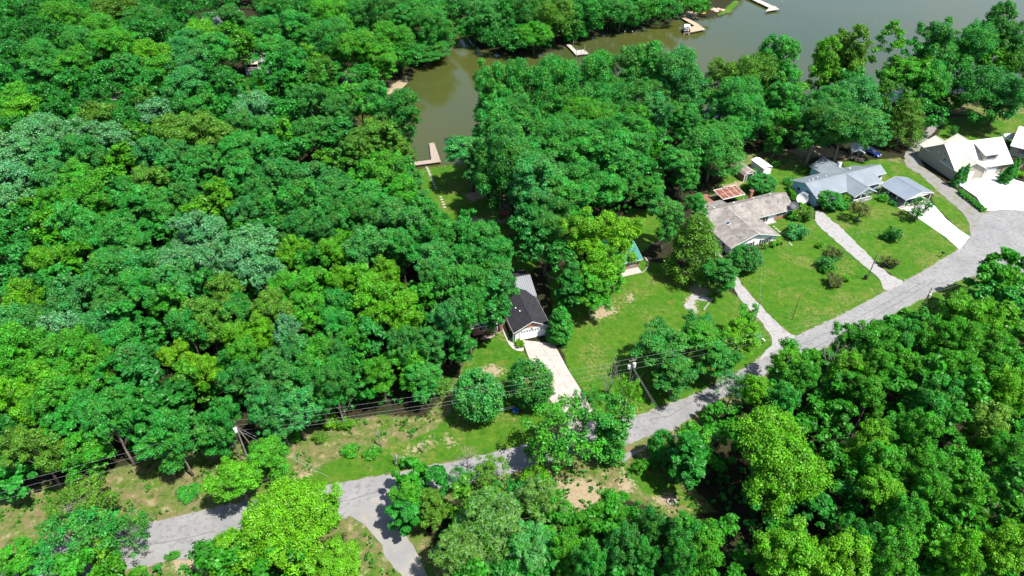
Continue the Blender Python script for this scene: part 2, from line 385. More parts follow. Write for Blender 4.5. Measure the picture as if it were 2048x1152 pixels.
    c = t.ramp(t.noise(.012, 3, .5), [(.35, (.044,.047,.009)), (.65, (.030,.042,.014))]); t.l(c, w_b.inputs['Base Color'])
    h = t.math('ADD', t.noise(2.6, 4, .6, t.stretch((1., .45, 1.))), t.math('MULTIPLY', t.noise(.5, 2, .5), .7))
    t.bump(h, .22, .05)
    b = MB().poly([(x, y, WATER_Z) for x, y in ((-75,150),(700,150),(700,560),(-75,560))], [(0,1,2,3)])
    o = b.build('lake_water', w); o['kind'] = 'structure'
def rough_edge(pts, step=1.2, amp=.12, seed=1):
    rr = random.Random(seed); out = []
    n = len(pts)
    for i in range(n):
        a, b = Vector(pts[i]), Vector(pts[(i+1) % n]); L = (b-a).length
        k = max(1, int(L/step)); nrm = Vector((-(b-a).y, (b-a).x)).normalized() if L > 1e-6 else Vector((0,0))
        for j in range(k):
            q = a.lerp(b, j/k) + nrm*rr.uniform(-amp, amp); out.append((q.x, q.y))
    return out
def smooth_closed(pts, it=2):
    for _ in range(it):
        q = []
        for i in range(len(pts)):
            a, b = Vector(pts[i]), Vector(pts[(i+1) % len(pts)])
            q += [tuple(a.lerp(b, .25)), tuple(a.lerp(b, .75))]
        pts = q
    return pts
def sheet(name, pts, z, mat, amp=.1, step=1.2, seed=1, kind='structure', smooth=0):
    if smooth: pts = smooth_closed(pts, smooth)
    pts = rough_edge(pts, step, amp, seed)
    me = bpy.data.meshes.new(name); bm = bmesh.new()
    top = [bm.verts.new((x, y, z)) for x, y in pts]; f = bm.faces.new(top)
    if f.normal.z < 0 or True:
        f.normal_update()
        if f.normal.z < 0: f.normal_flip()
    ring = bm.edges[:]
    r = bmesh.ops.extrude_edge_only(bm, edges=ring)
    for v in [g for g in r['geom'] if isinstance(g, bmesh.types.BMVert)]: v.co.z = -.05
    bmesh.ops.triangulate(bm, faces=[f], quad_method='BEAUTY', ngon_method='EAR_CLIP')
    bm.to_mesh(me); bm.free(); me.materials.append(mat)
    o = bpy.data.objects.new(name, me); COL.objects.link(o)
    if kind: o['kind'] = kind
    return o
ROAD_PX = [(-300,1175),(-80,1128),(0,1112),(150,1080),(285,1050),(417,1019),(520,997),(632,974),(700,962),(804,945),(853,932),(908,924),(960,912),(1005,901),(1047,891),(1150,864),(1249,837),(1297,824),(1353,804),(1400,783),(1440,764),(1475,745),(1510,724),(1550,697),(1586,675),(1640,650),(1697,623),(1767,585),(1805,564),(1860,534),(1919,498),(1936,482),(1941,471),(1952,452),(1962,435),(1973,424),(1990,421),(2048,420),(2120,430),(2200,470),(2160,530),(2060,545),(1990,540),
           (1919,560),(1864,586),(1815,613),(1770,638),(1729,655),(1690,675),(1645,697),(1597,717),(1540,745),(1480,778),(1420,808),(1375,838),(1346,858),(1297,873),(1262,886),(1180,906),(1100,926),(1020,946),(950,962),(880,975),(830,992),(780,1012),(700,1032),(600,1058),(500,1085),(410,1110),(375,1116),(305,1128),(243,1140),(100,1170),(-80,1215),(-300,1270)]
SIDE_PX = [(690,1028),(705,1034),(738,1057),(762,1085),(769,1110),(785,1135),(804,1152),(840,1190),(870,1240),(905,1240),(880,1190),(856,1152),(849,1137),(828,1092),(806,1060),(800,1035),(815,1010),(845,985),(760,985)]
OPEN = []      # places the woods keep out of (world polygons, clearance)
def build_roads():
    sheet('road_shoulder', gp(ROAD_PX), .016, M['shoulder'], .42, .55, 22)
    bpy.context.scene.collection.objects[-1].scale = (1,1,1)
    sheet('road', gp(ROAD_PX), .030, M['asphalt'], .10, 1.0, 2)
    sheet('side_road', gp(SIDE_PX), .036, M['dirt_road'], .15, .8, 3, smooth=1)
    d1 = gp([(1462,545),(1446,520),(1428,507),(1420,490),(1436,500),(1478,560),(1486,573),(1516,606),(1546,639),(1579,669),(1596,672),(1560,697),(1512,725),(1532,699),(1547,688),(1540,668),(1527,650),(1502,622),(1475,595),(1468,570)])
    sheet('gravel_driveway', d1, .044, M['gravel'], .18, .8, 4, smooth=1)
    d2 = gp([(1628,425),(1640,420),(1652,432),(1683,456),(1718,491),(1756,529),(1788,557),(1812,563),(1770,586),(1763,561),(1732,536),(1697,505),(1662,474),(1630,446)])
    sheet('gravel_driveway', d2, .044, M['gravel'], .18, .8, 5, smooth=1)
    lane = gp([(1902,205),(1888,222),(1873,239),(1850,262),(1831,281),(1812,300),(1808,318),(1813,333),(1841,349),(1864,372),(1892,396),(1925,426),(1939,447),(1940,473),(1965,440),(1972,424),(1934,398),(1911,379),(1888,363),(1850,337),(1838,318),(1841,300),(1859,272),(1888,244),(1900,222),(1912,205)])
    sheet('gravel_lane', lane, .024, M['gravel_dark'], .2, .8, 6, smooth=1)
    sheet('concrete_driveway', gp([(1045,680.5),(1108,687),(1137,741),(1162,780),(1184,819),(1222,848),(1140,872),(1125,826),(1110,812),(1096,795),(1056,712)]), .050, M['concrete'], .02, 1.2, 7)
    sheet('white_driveway', gp([(1806,417),(1850,397),(1871,414),(1892,438),(1920,461),(1940,474),(1919,499),(1891,474),(1843,441)]), .052, M['white_concrete'], .02, 1.2, 8)
    sheet('white_forecourt', gp([(1918,370),(1930,352),(1955,335),(2010,338),(2030,360),(2048,365),(2100,365),(2100,424),(2048,421),(2005,419),(1981,422),(1970,420),(1953,394)]), .056, M['white_concrete'], .02, 1.2, 9)
    sheet('walkway', gp([(999,640),(1000,647),(1008,668),(1017,688),(1029,701),(1048,703),(1047,693),(1036,693),(1027,688),(1021,680),(1013,660),(1008,640)]), .046, M['path'], .01, .6, 10, smooth=1)
    sheet('flower_bed', gp([(963,676),(968,664),(995,655),(1001,664),(992,672),(975,679)]), .03, M['mulch'], .08, .5, 11)
    sheet('gravel_patch', gp([(1379,596),(1384,589),(1398,588),(1420,598),(1416,602),(1392,600),(1385,610),(1394,617),(1390,630),(1378,620),(1368,615),(1372,608)]), .02, M['gravel'], .25, .5, 12)
    sheet('footpath', gp([(1241,920),(1250,908),(1275,899),(1300,888),(1300,893),(1270,908),(1250,925)]), .02, M['gravel_dark'], .15, .6, 13)
    # worn seams and tar lines across the asphalt
    for a in ([(1300,838),(1340,832),(1390,800),(1450,770)], [(1600,690),(1680,655),(1760,612),(1840,568)], [(1620,700),(1700,660),(1790,610),(1870,560)], [(300,1090),(380,1075),(430,1062)], [(655,1008),(700,1000),(800,970)]):
        pts = gp(a); L = []; R = []
        for i, p in enumerate(pts):
            q0, q1 = Vector(pts[max(i-1,0)]), Vector(pts[min(i+1,len(pts)-1)]); nn = Vector((-(q1-q0).y, (q1-q0).x)).normalized()*.07
            L.append((p[0]+nn.x, p[1]+nn.y)); R.append((p[0]-nn.x, p[1]-nn.y))
        sheet('road_seam', L + R[::-1], .0345, M['asphalt_seam'], .03, .7, 14)
    for z, L2 in ((.0535, [((1056,712),(1121,712)),((1074,750),(1143,750)),((1094,790),(1167,788)),((1118,824),(1190,826)),((1078,684),(1178,850))]),
                  (.0555, [((1828,428),(1852,399)),((1860,453),(1888,431)),((1888,471),(1915,457))]),
                  (.0595, [((1990,342),(2010,417)),((2040,364),(2042,418)),((1932,380),(2048,388))])):
        for a, b in L2:
            a, b = Vector(G(*a)), Vector(G(*b)); n = Vector((-(b-a).y, (b-a).x)).normalized()*.022
            sheet('driveway_joint', [tuple(a+n), tuple(b+n), tuple(b-n), tuple(a-n)], z, M['asphalt_seam'], .0, 5., 15)
build_ground(); build_roads()
# ------------------------------------------------------------------ trees: leaf clumps through the crown's volume, tapered trunks with limbs
def unit(v): return v/np.maximum(np.linalg.norm(v, axis=-1, keepdims=True), 1e-9)
def leaf_cards(pos, nrm, size, rng, slim=.62, tilt=.55):
    """pointed leaf sprays: one bent four-sided card each"""
    n = len(pos)
    nrm = unit(nrm + rng.normal(0, tilt, (n, 3)))
    a = unit(np.cross(nrm, rng.normal(0, 1, (n, 3)))); b = np.cross(nrm, a)
    L = (size*rng.uniform(.7, 1.35, n))[:, None]; W = L*slim
    bend = nrm*L*.18
    v = np.stack([pos - a*L - bend, pos - b*W*rng.uniform(.8, 1.2, (n,1)), pos + a*L - bend, pos + b*W], 1)
    return v
def crown_mesh(name, V, tint, mat, stuff=False):
    n = len(V); me = bpy.data.meshes.new(name)
    me.vertices.add(n*4); me.vertices.foreach_set('co', V.reshape(-1).astype(np.float32))
    me.loops.add(n*4); me.loops.foreach_set('vertex_index', np.arange(n*4, dtype=np.int32))
    me.polygons.add(n); me.polygons.foreach_set('loop_start', np.arange(0, n*4, 4, dtype=np.int32))
    me.update(calc_edges=True)
    at = me.color_attributes.new('tint', 'FLOAT_COLOR', 'POINT')
    t4 = np.repeat(np.concatenate([tint, np.ones((n,1))], 1), 4, axis=0)
    at.data.foreach_set('color', t4.reshape(-1).astype(np.float32))
    me.materials.append(mat)
    return me
def clump_leaves(C, R, per, size, rng, flat=.68, up=.35, slim=.62, tilt=.6):
    pos, nrm, tint = [], [], []
    for c, r in zip(C, R):
        k = max(6, int(per*(r/np.mean(R))**2))
        d = unit(rng.normal(0, 1, (k, 3)) + np.array([0, 0, up])); rad = r*rng.uniform(.15, 1.32, (k,1))**.7
        p = c + d*rad*np.array([1, 1, flat])
        pos.append(p); nrm.append(d + np.array([0, 0, .75]))
        cb, ch = rng.uniform(.25, .75), rng.uniform(0, .7)
        tint.append(np.stack([np.clip(cb + rng.normal(0, .2, k), 0, 1), np.clip(ch + rng.normal(0, .2, k), 0, 1), (rng.random(k) < .34)*rng.uniform(.3, 1., k)], 1))
    pos, nrm, tint = map(np.concatenate, (pos, nrm, tint))
    return leaf_cards(pos, nrm, np.full(len(pos), size), rng, slim, tilt), tint
NOM_R, NOM_H = 5.5, 16.0
def make_trunk(name, targets, rng, h0, r0=.30, lean=.25, mat=None, twigs=0, limb_r=.10, fork=.45):
    mb = MB(); top = Vector((rng.normal(0, lean), rng.normal(0, lean), h0))
    pts = [Vector((0, 0, -.3))]
    for k in range(1, 6):
        f = k/5; pts.append(Vector((top.x*f + rng.normal(0, .08), top.y*f + rng.normal(0, .08), h0*f)))
    rr = [r0*1.35, r0, r0*.85, r0*.7, r0*.5, r0*.25]
    mb.tube(pts, rr, 7)
    for tg in targets:
        tg = Vector(tg); f = min(.95, max(fork*.6, (tg.z/h0)*.62*rng.uniform(.8, 1.1)))
        i = f*5; k = min(4, int(i)); s = pts[k].lerp(pts[k+1], i-k)
        mid = s.lerp(tg, .5) + Vector((0, 0, -.10*(tg-s).length*rng.uniform(-.5, 1)))
        mid2 = s.lerp(tg, .78) + Vector((rng.normal(0,.15), rng.normal(0,.15), rng.normal(0,.15)))
        mb.tube([s, mid, mid2, tg], [limb_r*1.2, limb_r*.8, limb_r*.5, limb_r*.18], 5)
        for _ in range(twigs):
            a = mid.lerp(tg, rng.uniform(.1, .9)); L = (tg-s).length*rng.uniform(.18, .4)
            d = Vector((rng.normal(0,1), rng.normal(0,1), rng.normal(.35,.7))).normalized()
            mb.tube([a, a + d*L*.6, a + d*L + Vector((0,0,.1*L))], [limb_r*.4, limb_r*.28, limb_r*.1], 4, cap=False)
    return mb.mesh(name, mat or M['bark'], True)
VAR = {}
def add_var(kind, trunk, crown): VAR.setdefault(kind, []).append((trunk, crown))
def broad(seed, lobes, per=150, size=.235, clear=.30, shape='dome', nclump=80):
    rng = np.random.default_rng(seed); R, H = NOM_R, NOM_H
    z0 = H*clear; cz = (z0+H)/2; hz = (H-z0)/2
    # big lobes give the crown its uneven outline
    LC = []; LR = []
    for i in range(lobes):
        a = 2*math.pi*(i*.618 + rng.uniform(-.08, .08)); q = rng.uniform(.28, .62) if i else .1
        zz = rng.uniform(-.35, .62) if i else .55
        LC.append((q*R*math.cos(a), q*R*math.sin(a), cz+zz*hz)); LR.append(R*rng.uniform(.40, .58))
    LC = np.array(LC); LR = np.array(LR)
    C, CR = [], []
    m = nclump//lobes
    for c, r in zip(LC, LR):
        for k in range(m):
            d = unit(rng.normal(0, 1, 3) + np.array([0, 0, .45])); q = r*rng.uniform(.62, 1.0)
            p = c + d*q*np.array([1, 1, hz/R*.95])
            s = np.hypot(p[0], p[1])
            if s > R*1.02: p[:2] *= R*1.02/s
            p[2] = min(max(p[2], z0+.4), H-.5)
            p = p + rng.normal(0, .25, 3); C.append(p); CR.append(R*(.085 + .13*rng.random()**1.4))
    C, CR = np.array(C), np.array(CR)
    V, t = clump_leaves(C, CR, per, size, rng)
    tg = [tuple(C[i]*[.85,.85,.93]) for i in rng.choice(len(C), 11, replace=False)]
    add_var(shape, make_trunk('trunk_'+shape, tg, rng, H*.72), crown_mesh('crown_'+shape, V, t, M['leaf']))
def ovoid(seed, kind, R, H, z0, ncl, per, size, cr=(.2,.28), power=1.0, twigs=0, mat=None, hollow=.8, up=.3, taper=None, limbs=9, slim=.62):
    rng = np.random.default_rng(seed); C, CR = [], []
    cz, hz = (z0+H)/2, (H-z0)/2
    for i in range(ncl):
        d = unit(rng.normal(0, 1, 3)); q = rng.uniform(hollow, 1.0)
        z = cz + d[2]*hz*q; f = (z-z0)/(H-z0)
        w = taper(f) if taper else math.sqrt(max(0, 1-d[2]**2))
        a = rng.uniform(0, 2*math.pi)
        C.append((R*w*q*math.cos(a), R*w*q*math.sin(a), z)); CR.append(R*rng.uniform(*cr)*(.6+.4*min(1, w+.2)))
    C, CR = np.array(C), np.array(CR)
    V, t = clump_leaves(C, CR, per, size, rng, .85, up, slim)
    tg = [tuple(C[i]*[.92,.92,.97]) for i in rng.choice(len(C), min(limbs, len(C)), replace=False)]
    add_var(kind, make_trunk('trunk_'+kind, tg, rng, H*.8, .05*R+.08, .1, mat, twigs, .012*R+.03, .3), crown_mesh('crown_'+kind, V, t, M['leaf']))
def pine(seed):
    rng = np.random.default_rng(seed); R, H, z0 = NOM_R, NOM_H, 6.0
    C = []; tg = []
    for i in range(46):
        f = rng.uniform(0, 1)**.8; z = z0 + f*(H-z0); a = i*2.4 + rng.uniform(-.3, .3)
        w = R*(1-.62*f**1.6)*rng.uniform(.65, 1.05)
        tip = np.array([w*math.cos(a), w*math.sin(a), z + .25*w*.4]); tg.append(tuple(tip*.98))
        for k in range(5):
            q = rng.uniform(.45, 1.05); C.append(np.array([tip[0]*q, tip[1]*q, z + .1*w*q]) + rng.normal(0, .42, 3))
    C = np.array(C); CR = rng.uniform(.42, .72, len(C))
    V, t = clump_leaves(C, CR, 62, .30, rng, .9, .35, .16, .35)
    add_var('pine', make_trunk('trunk_pine', tg[:34], rng, H*.96, .26, .3, M['bark_brown'], 1, .07, .5), crown_mesh('crown_pine', V, t, M['leaf']))
def bare(seed, H=8., R=3., n=9, tw=6, kind='bare', mat='bark_pale'):
    rng = np.random.default_rng(seed)
    tg = [(R*rng.uniform(.4,1)*math.cos(i*2.4), R*rng.uniform(.4,1)*math.sin(i*2.4), H*rng.uniform(.6, 1.)) for i in range(n)]
    add_var(kind, make_trunk('trunk_'+kind, tg, rng, H*.75, .14, .2, M[mat], tw, .05, .35), None)
for i, (lb, ncl) in enumerate([(7,133),(6,126),(8,144),(5,120),(7,140),(9,153)]): broad(11+i, lb, per=160, size=.172, nclump=ncl)
for i, lb in enumerate([6, 8, 7]): broad(31+i, lb, per=160, size=.165, clear=.12, shape='low', nclump=140)        # open grown, branching low
NOM_R, NOM_H = 8., 17.
for i, lb in enumerate([9, 11]): broad(41+i, lb, per=150, size=.18, clear=.16, shape='grand', nclump=270)
NOM_R, NOM_H = 5.5, 16.
def airy(seed, kind='airy', ncl=84, per=62, size=.19):
    rng = np.random.default_rng(seed); R, H, z0 = NOM_R, NOM_H, 4.5
    C = []
    for i in range(ncl):
        d = unit(rng.normal(0, 1, 3)+[0,0,.3]); q = rng.uniform(.5, 1.02)
        C.append((R*d[0]*q, R*d[1]*q, (z0+H)/2 + d[2]*(H-z0)/2*q))
    C = np.array(C); CR = R*rng.uniform(.10, .19, ncl)
    V, t = clump_leaves(C, CR, per, size, rng, .75, .2)
    add_var(kind, make_trunk('trunk_airy', [tuple(c) for c in C[:40]], rng, H*.78, .24, .4, M['bark_pale'], 2, .05, .35), crown_mesh('crown_airy', V, t, M['leaf']))
for s in (51, 52, 53): airy(s)
for s in (61, 62): pine(s)
for s in (71, 72): ovoid(s, 'cedar', 4.6, 15., .6, 240, 60, .20, (.13,.22), hollow=.62, taper=lambda f: min(1, (1-f)**.62*1.12+.03)*min(1, .55+f*3), slim=.4)
for s in (81, 82): ovoid(s, 'round', 4., 10., .8, 190, 95, .17, (.16,.24), hollow=.78)
ovoid(83, 'dense', 2.2, 8.5, .1, 150, 110, .14, (.2,.3), hollow=.8, taper=lambda f: min(1, (1-f)**.5*1.25)*min(1, .8+f))
ovoid(84, 'cone', 1.2, 6., .05, 130, 60, .11, (.22,.34), hollow=.75, taper=lambda f: (1-f)**.8*1.0+.05)
for s in (85, 86): ovoid(s, 'small', 2.4, 5., 1.2, 46, 46, .13, (.16,.26), hollow=.45, twigs=2, limbs=14)
for s in (87, 88, 89): ovoid(s, 'shrub', 1.6, 2.2, .05, 44, 70, .105, (.16,.38), hollow=.35, limbs=9, twigs=1)
ovoid(90, 'vine', 2.6, 15., .5, 170, 80, .19, (.22,.36), hollow=.5, taper=lambda f: .65+.5*math.sin(f*9)**2*(.4+f), twigs=1, limbs=12)
for s in (95, 96): bare(s)
bare(97, 6., 1.6, 5, 4, 'snag'); bare(98, 5., 1., 4, 4, 'sapling')
NOM = {'grand': (8.,17.), 'dome': (5.5,16.), 'low': (5.5,16.), 'airy': (5.5,16.), 'pine': (5.5,16.), 'cedar': (4.6,15.), 'round': (4.,10.), 'dense': (2.2,8.5), 'cone': (1.2,6.), 'small': (2.4,5.), 'shrub': (1.6,2.2), 'vine': (2.6,15.), 'bare': (3.,8.), 'snag': (1.6,6.), 'sapling': (1.,5.)}
HUE = {'D': (.009,.125,.018), 'G': (.013,.185,.022), 'B': (.016,.172,.034), 'Y': (.062,.245,.003), 'L': (.086,.268,.003), 'S': (.022,.175,.050), 'O': (.050,.145,.010), 'M': (.030,.215,.008), 'R': (.075,.07,.025), 'K': (.011,.150,.019), 'W': (.12,.23,.02)}
WORD = {'D': 'dark green', 'G': 'mid green', 'B': 'bluish green', 'Y': 'yellow-green', 'L': 'lime green', 'S': 'silvery green', 'O': 'olive green', 'M': 'fresh green', 'R': 'reddish green', 'K': 'deep green', 'W': 'pale lime'}
USED = {}
def plant(kind, x, y, r, h, hue, name, label=None, cat=None, group=None, silver=None, z=0.0, pick=None):
    if kind in ('low', 'dome') and r > 6.9: kind = 'grand'
    vs = VAR[kind]; i = USED.get(kind, 0); USED[kind] = i+1
    trunk, crown = vs[((i*5+i//3) if pick is None else pick) % len(vs)]
    nr, nh = NOM[kind]; rr = random.Random(i*7919+len(kind))
    o = thing(name, label, cat, (x, y, z), rr.uniform(0, 6.28), group); o.scale = (r/nr, r/nr*rr.uniform(.9, 1.1), h/nh)
    t = bpy.data.objects.new('trunk', trunk); t.parent = o; COL.objects.link(t)
    if crown:
        c = bpy.data.objects.new('crown', crown); c.parent = o; COL.objects.link(c)
        b = HUE[hue]; j = rr.uniform(.88, 1.14); w = rr.uniform(-.12, .16)
        b = tuple(1.14*(.86*u+.14*v) for u, v in zip(b, (.016,.175,.020)))
        c.color = (b[0]*j*(1+w), b[1]*j, b[2]*j*(1-w), silver if silver is not None else (.85 if hue == 'S' else .12 if hue in 'BK' else .05))
    return o
# ------------------------------------------------------------------ where the trees stand, read from the survey photo crown by crown
F = []
def T(o, s, txt, zone):
    for it in txt.split():
        p = it.split(','); F.append((o[0]+float(p[0])/s, o[1]+float(p[1])/s, float(p[2])/s, p[3], zone, float(p[4]) if len(p) > 4 else 0))
S = 2.88
T((0,0), S, """60,60,190,G 190,40,200,D 400,110,250,M 560,40,200,G 700,60,260,O 850,110,210,K 960,40,180,D 1100,30,190,G 1250,30,180,G 1600,50,210,G 1750,40,190,G 1900,90,230,M 1990,40,150,D
60,200,190,K 200,180,210,D 330,230,200,D 600,180,220,M 780,190,180,G 960,180,180,K 1150,220,220,Y 1330,230,170,Y 1560,180,230,G 1720,170,210,G 1900,230,260,G
70,340,210,B 260,330,230,G 480,270,250,G 680,260,230,M 860,320,230,Y 1080,270,270,B 1260,290,210,G 1390,260,170,Y 1560,300,210,G 1770,340,130,L 1670,330,200,G 1990,300,170,M
50,470,180,G 250,430,230,G 430,390,230,M 630,440,200,G 770,410,210,G 920,430,210,M 1090,400,230,B 1230,420,190,G 1620,390,180,G 1740,430,170,G 1860,430,150,O
110,580,220,M 280,590,210,G 550,590,190,D 430,500,200,G 560,500,180,K 840,590,140,O 870,500,190,G 1080,520,230,B 1180,570,180,G 1290,520,150,D 1330,480,90,M 1630,490,140,G 1690,500,120,M
130,670,230,Y 330,660,170,G 560,710,230,O 750,735,190,D 880,690,220,S 1000,650,170,D 1150,640,220,G 1270,630,190,G 1470,640,220,S 1650,650,180,G 1820,590,210,D 1960,640,190,D
60,760,190,D 240,800,290,S 460,800,210,S 640,820,230,S 800,800,170,Y 1000,790,260,O 1210,780,270,O 1430,750,230,D 1560,770,200,G 1680,770,170,Y 1840,770,240,D 1970,770,150,B
110,910,290,S 320,940,250,B 500,900,240,D 710,920,190,Y 870,900,210,B 1010,900,220,B 1170,940,210,G 1370,900,260,G 1550,890,220,G 1700,900,180,D 1880,960,130,L 1990,930,150,O
80,1050,270,S 280,1050,230,B 460,1060,230,M 640,1040,180,Y 700,1100,180,G 880,1070,240,O 1080,1060,190,G 1270,1140,150,L 1400,1040,240,G 1600,1040,260,K 1780,1050,230,B 1930,1080,210,B""", 'north')
T((0,380), S, """70,70,230,S 170,140,150,L 330,100,230,M 520,90,260,M 760,90,250,G 920,120,230,G 1100,60,200,D 1150,140,180,L 1290,90,140,L 1430,130,190,B 1500,60,200,D 1690,90,260,G 1870,90,260,D 1990,140,150,D
80,210,210,D 290,240,200,Y 450,200,240,G 560,280,220,G 730,300,260,G 850,270,170,G 1110,250,210,S 1250,310,240,S 1450,330,270,S 1570,230,170,D 1730,260,220,D 1890,260,230,D 1990,220,130,G
50,330,200,G 110,420,190,B 290,430,210,Y 470,410,170,Y 330,530,170,G 640,490,250,K 830,480,260,B 1040,450,260,S 1200,450,220,S 1380,440,220,S 1530,500,210,S 1690,380,190,Y 1790,430,170,M 1920,390,180,Y 1980,330,150,Y
140,640,230,Y 30,630,140,G 230,600,150,D 420,640,250,B 560,600,220,G 640,690,220,K 820,600,230,G 1010,570,260,B 1190,570,150,D 1320,620,220,O 1480,560,240,M 1640,600,200,M 1800,560,240,M 1960,560,190,Y
80,790,250,B 250,780,260,K 420,820,260,S 600,800,260,B 740,770,190,G 850,850,180,G 990,690,170,M 1090,820,210,G 1200,760,260,O 1400,720,210,G 1580,720,220,O 1760,700,210,M 1930,680,190,G
150,940,280,M 380,1000,290,M 490,920,210,M 560,1080,250,M 730,930,240,G 820,1010,210,B 1050,990,210,L 1190,1060,200,L 1090,1120,170,Y 1390,880,210,Y 1510,860,190,Y 1420,980,190,M 1650,830,180,S 1700,960,220,B 1850,960,240,M 1950,810,190,G 1960,1010,180,D
60,1090,230,M 260,1110,240,Y 660,1090,190,G 830,1100,190,B 1400,1080,220,D 1600,1070,220,B 1780,1090,240,G 1940,1100,180,G""", 'west')
T((0,752), S, """100,150,230,Y 260,190,220,M 420,130,240,M 540,210,220,G 750,170,210,G 640,270,210,G 860,290,190,G 950,220,180,D 1040,150,190,D 210,420,270,O,13 490,430,280,M,11 380,310,190,G 60,490,170,G,9 60,330,150,D 70,600,190,G,8 930,420,250,G,10 1000,340,210,G 1230,340,240,G,11 1300,260,190,G 1270,430,170,B,8 1520,190,210,B 1700,170,230,B,12 1620,260,190,B,9 1850,130,200,G,11 1930,60,190,D""", 'southwest')
T((700,380), S, """100,70,240,G 300,60,200,M 420,130,140,G 80,170,200,D 280,190,260,B 400,160,180,G 500,290,240,G 650,260,220,G 780,300,220,G 100,350,260,B 300,340,220,G 500,420,240,B 700,420,240,G 850,420,190,G 60,520,150,Y 220,530,190,Y 480,530,190,B 650,560,240,G 800,530,220,G 680,690,210,G 820,660,170,B 150,650,270,Y 310,740,240,Y 430,660,170,M 560,760,210,B 680,790,180,B,12 330,900,200,K 60,730,170,M 110,860,170,B 450,890,190,B,12 40,900,130,M 180,1050,190,M,11 340,1010,210,M,11 420,1100,190,G,9 60,1090,170,G,9 650,880,150,D,11""", 'middle')
T((700,380), S, """1060,60,220,B 1160,120,200,D 1010,180,150,B 1050,290,150,B 1250,60,260,G 1130,250,180,D 1230,390,150,D,13 1270,560,140,D,11""", 'shore')
T((700,0), S, """60,60,210,G 180,70,210,D 300,110,190,G 430,60,220,G 480,140,220,G 220,220,240,M 60,280,240,M 180,350,230,M 440,280,270,K 530,220,160,B 80,430,170,G 330,300,170,G""", 'northbank')
T((700,0), S, """640,50,170,D 720,150,210,G 790,70,200,B 900,60,180,G 1000,60,200,D 1060,180,230,M 960,220,190,D 830,200,190,D 1020,270,170,G,11 900,280,120,K,7 1180,60,200,O 1240,150,170,O 1340,60,190,G 1300,180,150,G,11 1440,60,190,G 1400,130,120,G,9 1560,50,200,G 1700,40,170,M 1640,100,150,D 1820,40,170,G 1930,20,150,M 2010,30,130,M,9""", 'farshore')
T((700,0), S, """60,580,200,M 150,600,180,G 300,680,240,D,14 120,690,200,G 360,780,190,D,13 180,800,260,O 300,860,180,O,12 60,840,200,O 200,1000,250,M 60,1020,170,M 350,1060,190,B,12 300,1130,150,Y,12""", 'westbank')
T((700,0), S, """980,390,230,D 840,420,170,D 980,500,250,G 790,520,170,G 1170,480,220,G 1210,580,200,G 790,620,280,G 950,650,260,D 700,900,250,B,14 1000,720,200,G 1430,450,240,G 1300,490,110,G,14 1440,590,240,G 1600,430,210,D 1720,400,200,G 1600,570,240,D 1740,560,210,D 1760,650,180,B 1880,420,220,B 1930,550,200,G 1400,690,270,M 1560,760,290,G 1660,700,190,M 1330,790,240,G 1190,810,270,G 1100,890,250,G 940,870,200,B 1340,910,250,G 1500,900,260,G 1620,870,200,G 1150,1070,270,B,15 1060,1010,190,B,15 1300,1060,230,G,15 1470,1070,220,G,14 1730,1090,190,G,9 1920,960,200,G,13 1600,1010,180,G,13""", 'shore')
T((1350,0), S, """60,380,200,G 100,500,240,B 280,320,160,Y 390,310,150,G 500,290,210,G 670,290,180,G 590,360,200,G 460,430,220,O 300,460,200,O 350,570,250,G 640,480,170,Y 620,580,200,G 420,650,260,G 620,730,160,M,12 220,850,300,K,14 330,740,190,G,12 60,700,170,G 820,230,160,D 920,190,160,G 900,280,200,G 870,350,180,Y 1020,300,190,O 1040,190,140,D 1140,210,190,D 1240,140,110,M 1290,180,110,Y 1230,270,130,Y 1050,400,200,G 940,460,190,O 1280,430,190,M 1390,420,170,Y 1330,320,110,G 860,600,240,K 1050,560,280,B 820,720,230,D 980,720,280,K 1140,720,210,B,14 1240,560,170,O 1450,650,160,G,9 1490,250,190,D 1510,190,140,Y 1560,340,190,G 1470,440,230,G 1570,580,110,M,6 1700,180,140,L 1710,260,200,G 1850,180,180,D 1940,110,150,D 1970,250,200,D 1870,370,170,Y 1790,470,190,B 1900,520,230,B 1760,600,170,D,12 1980,400,180,O 1970,560,170,B 1720,110,110,K 1580,400,180,G 1440,490,170,M 1760,490,170,K 1240,540,190,G 1900,340,200,G 1010,490,170,G 1610,250,150,G 1830,300,170,M""", 'eastshore')
T((1350,380), S, """1890,440,180,M,13 1980,460,120,G,13 1790,520,170,M,13 1880,570,190,G,13 1660,710,240,Y,13 1590,700,170,Y,11 1770,760,230,Y 1860,770,190,L 1940,680,170,B 1370,760,150,G,9 1450,780,180,M,11 1250,800,150,G,9 1180,830,140,M,9 1010,860,210,M,12 1150,900,220,G 1300,860,200,K 1500,880,230,G 1660,880,210,M 1820,920,230,M 1960,900,170,Y 880,1000,150,D,9 640,1010,200,G,11 780,1000,120,Y,9 720,1080,190,G 980,1060,240,G 1130,1030,200,G 1280,1030,230,D 1450,1050,200,B 1640,1060,240,G 1850,1050,250,G""", 'southeast')
T((1350,752), S, """480,120,200,G 620,140,200,K 950,70,180,M 960,240,130,B,12 1120,120,210,D 1250,80,180,G 1500,130,260,B 1660,90,200,D 1870,120,230,Y 1100,400,250,G 1250,340,220,M 1400,340,220,M 1780,300,240,W 1580,320,180,M 1170,530,260,K 1640,600,280,M 1400,560,240,G 1900,450,220,G 1980,620,180,K 1190,740,290,O 1330,860,280,O 1850,980,300,L 1960,820,170,Y 1250,1060,290,B 1050,960,200,B 1480,1000,180,Y 1640,830,200,G 1700,740,190,G 150,1000,290,M 40,920,180,M 1620,1060,230,Y 780,760,190,K,10 1480,720,230,G""", 'southeast')
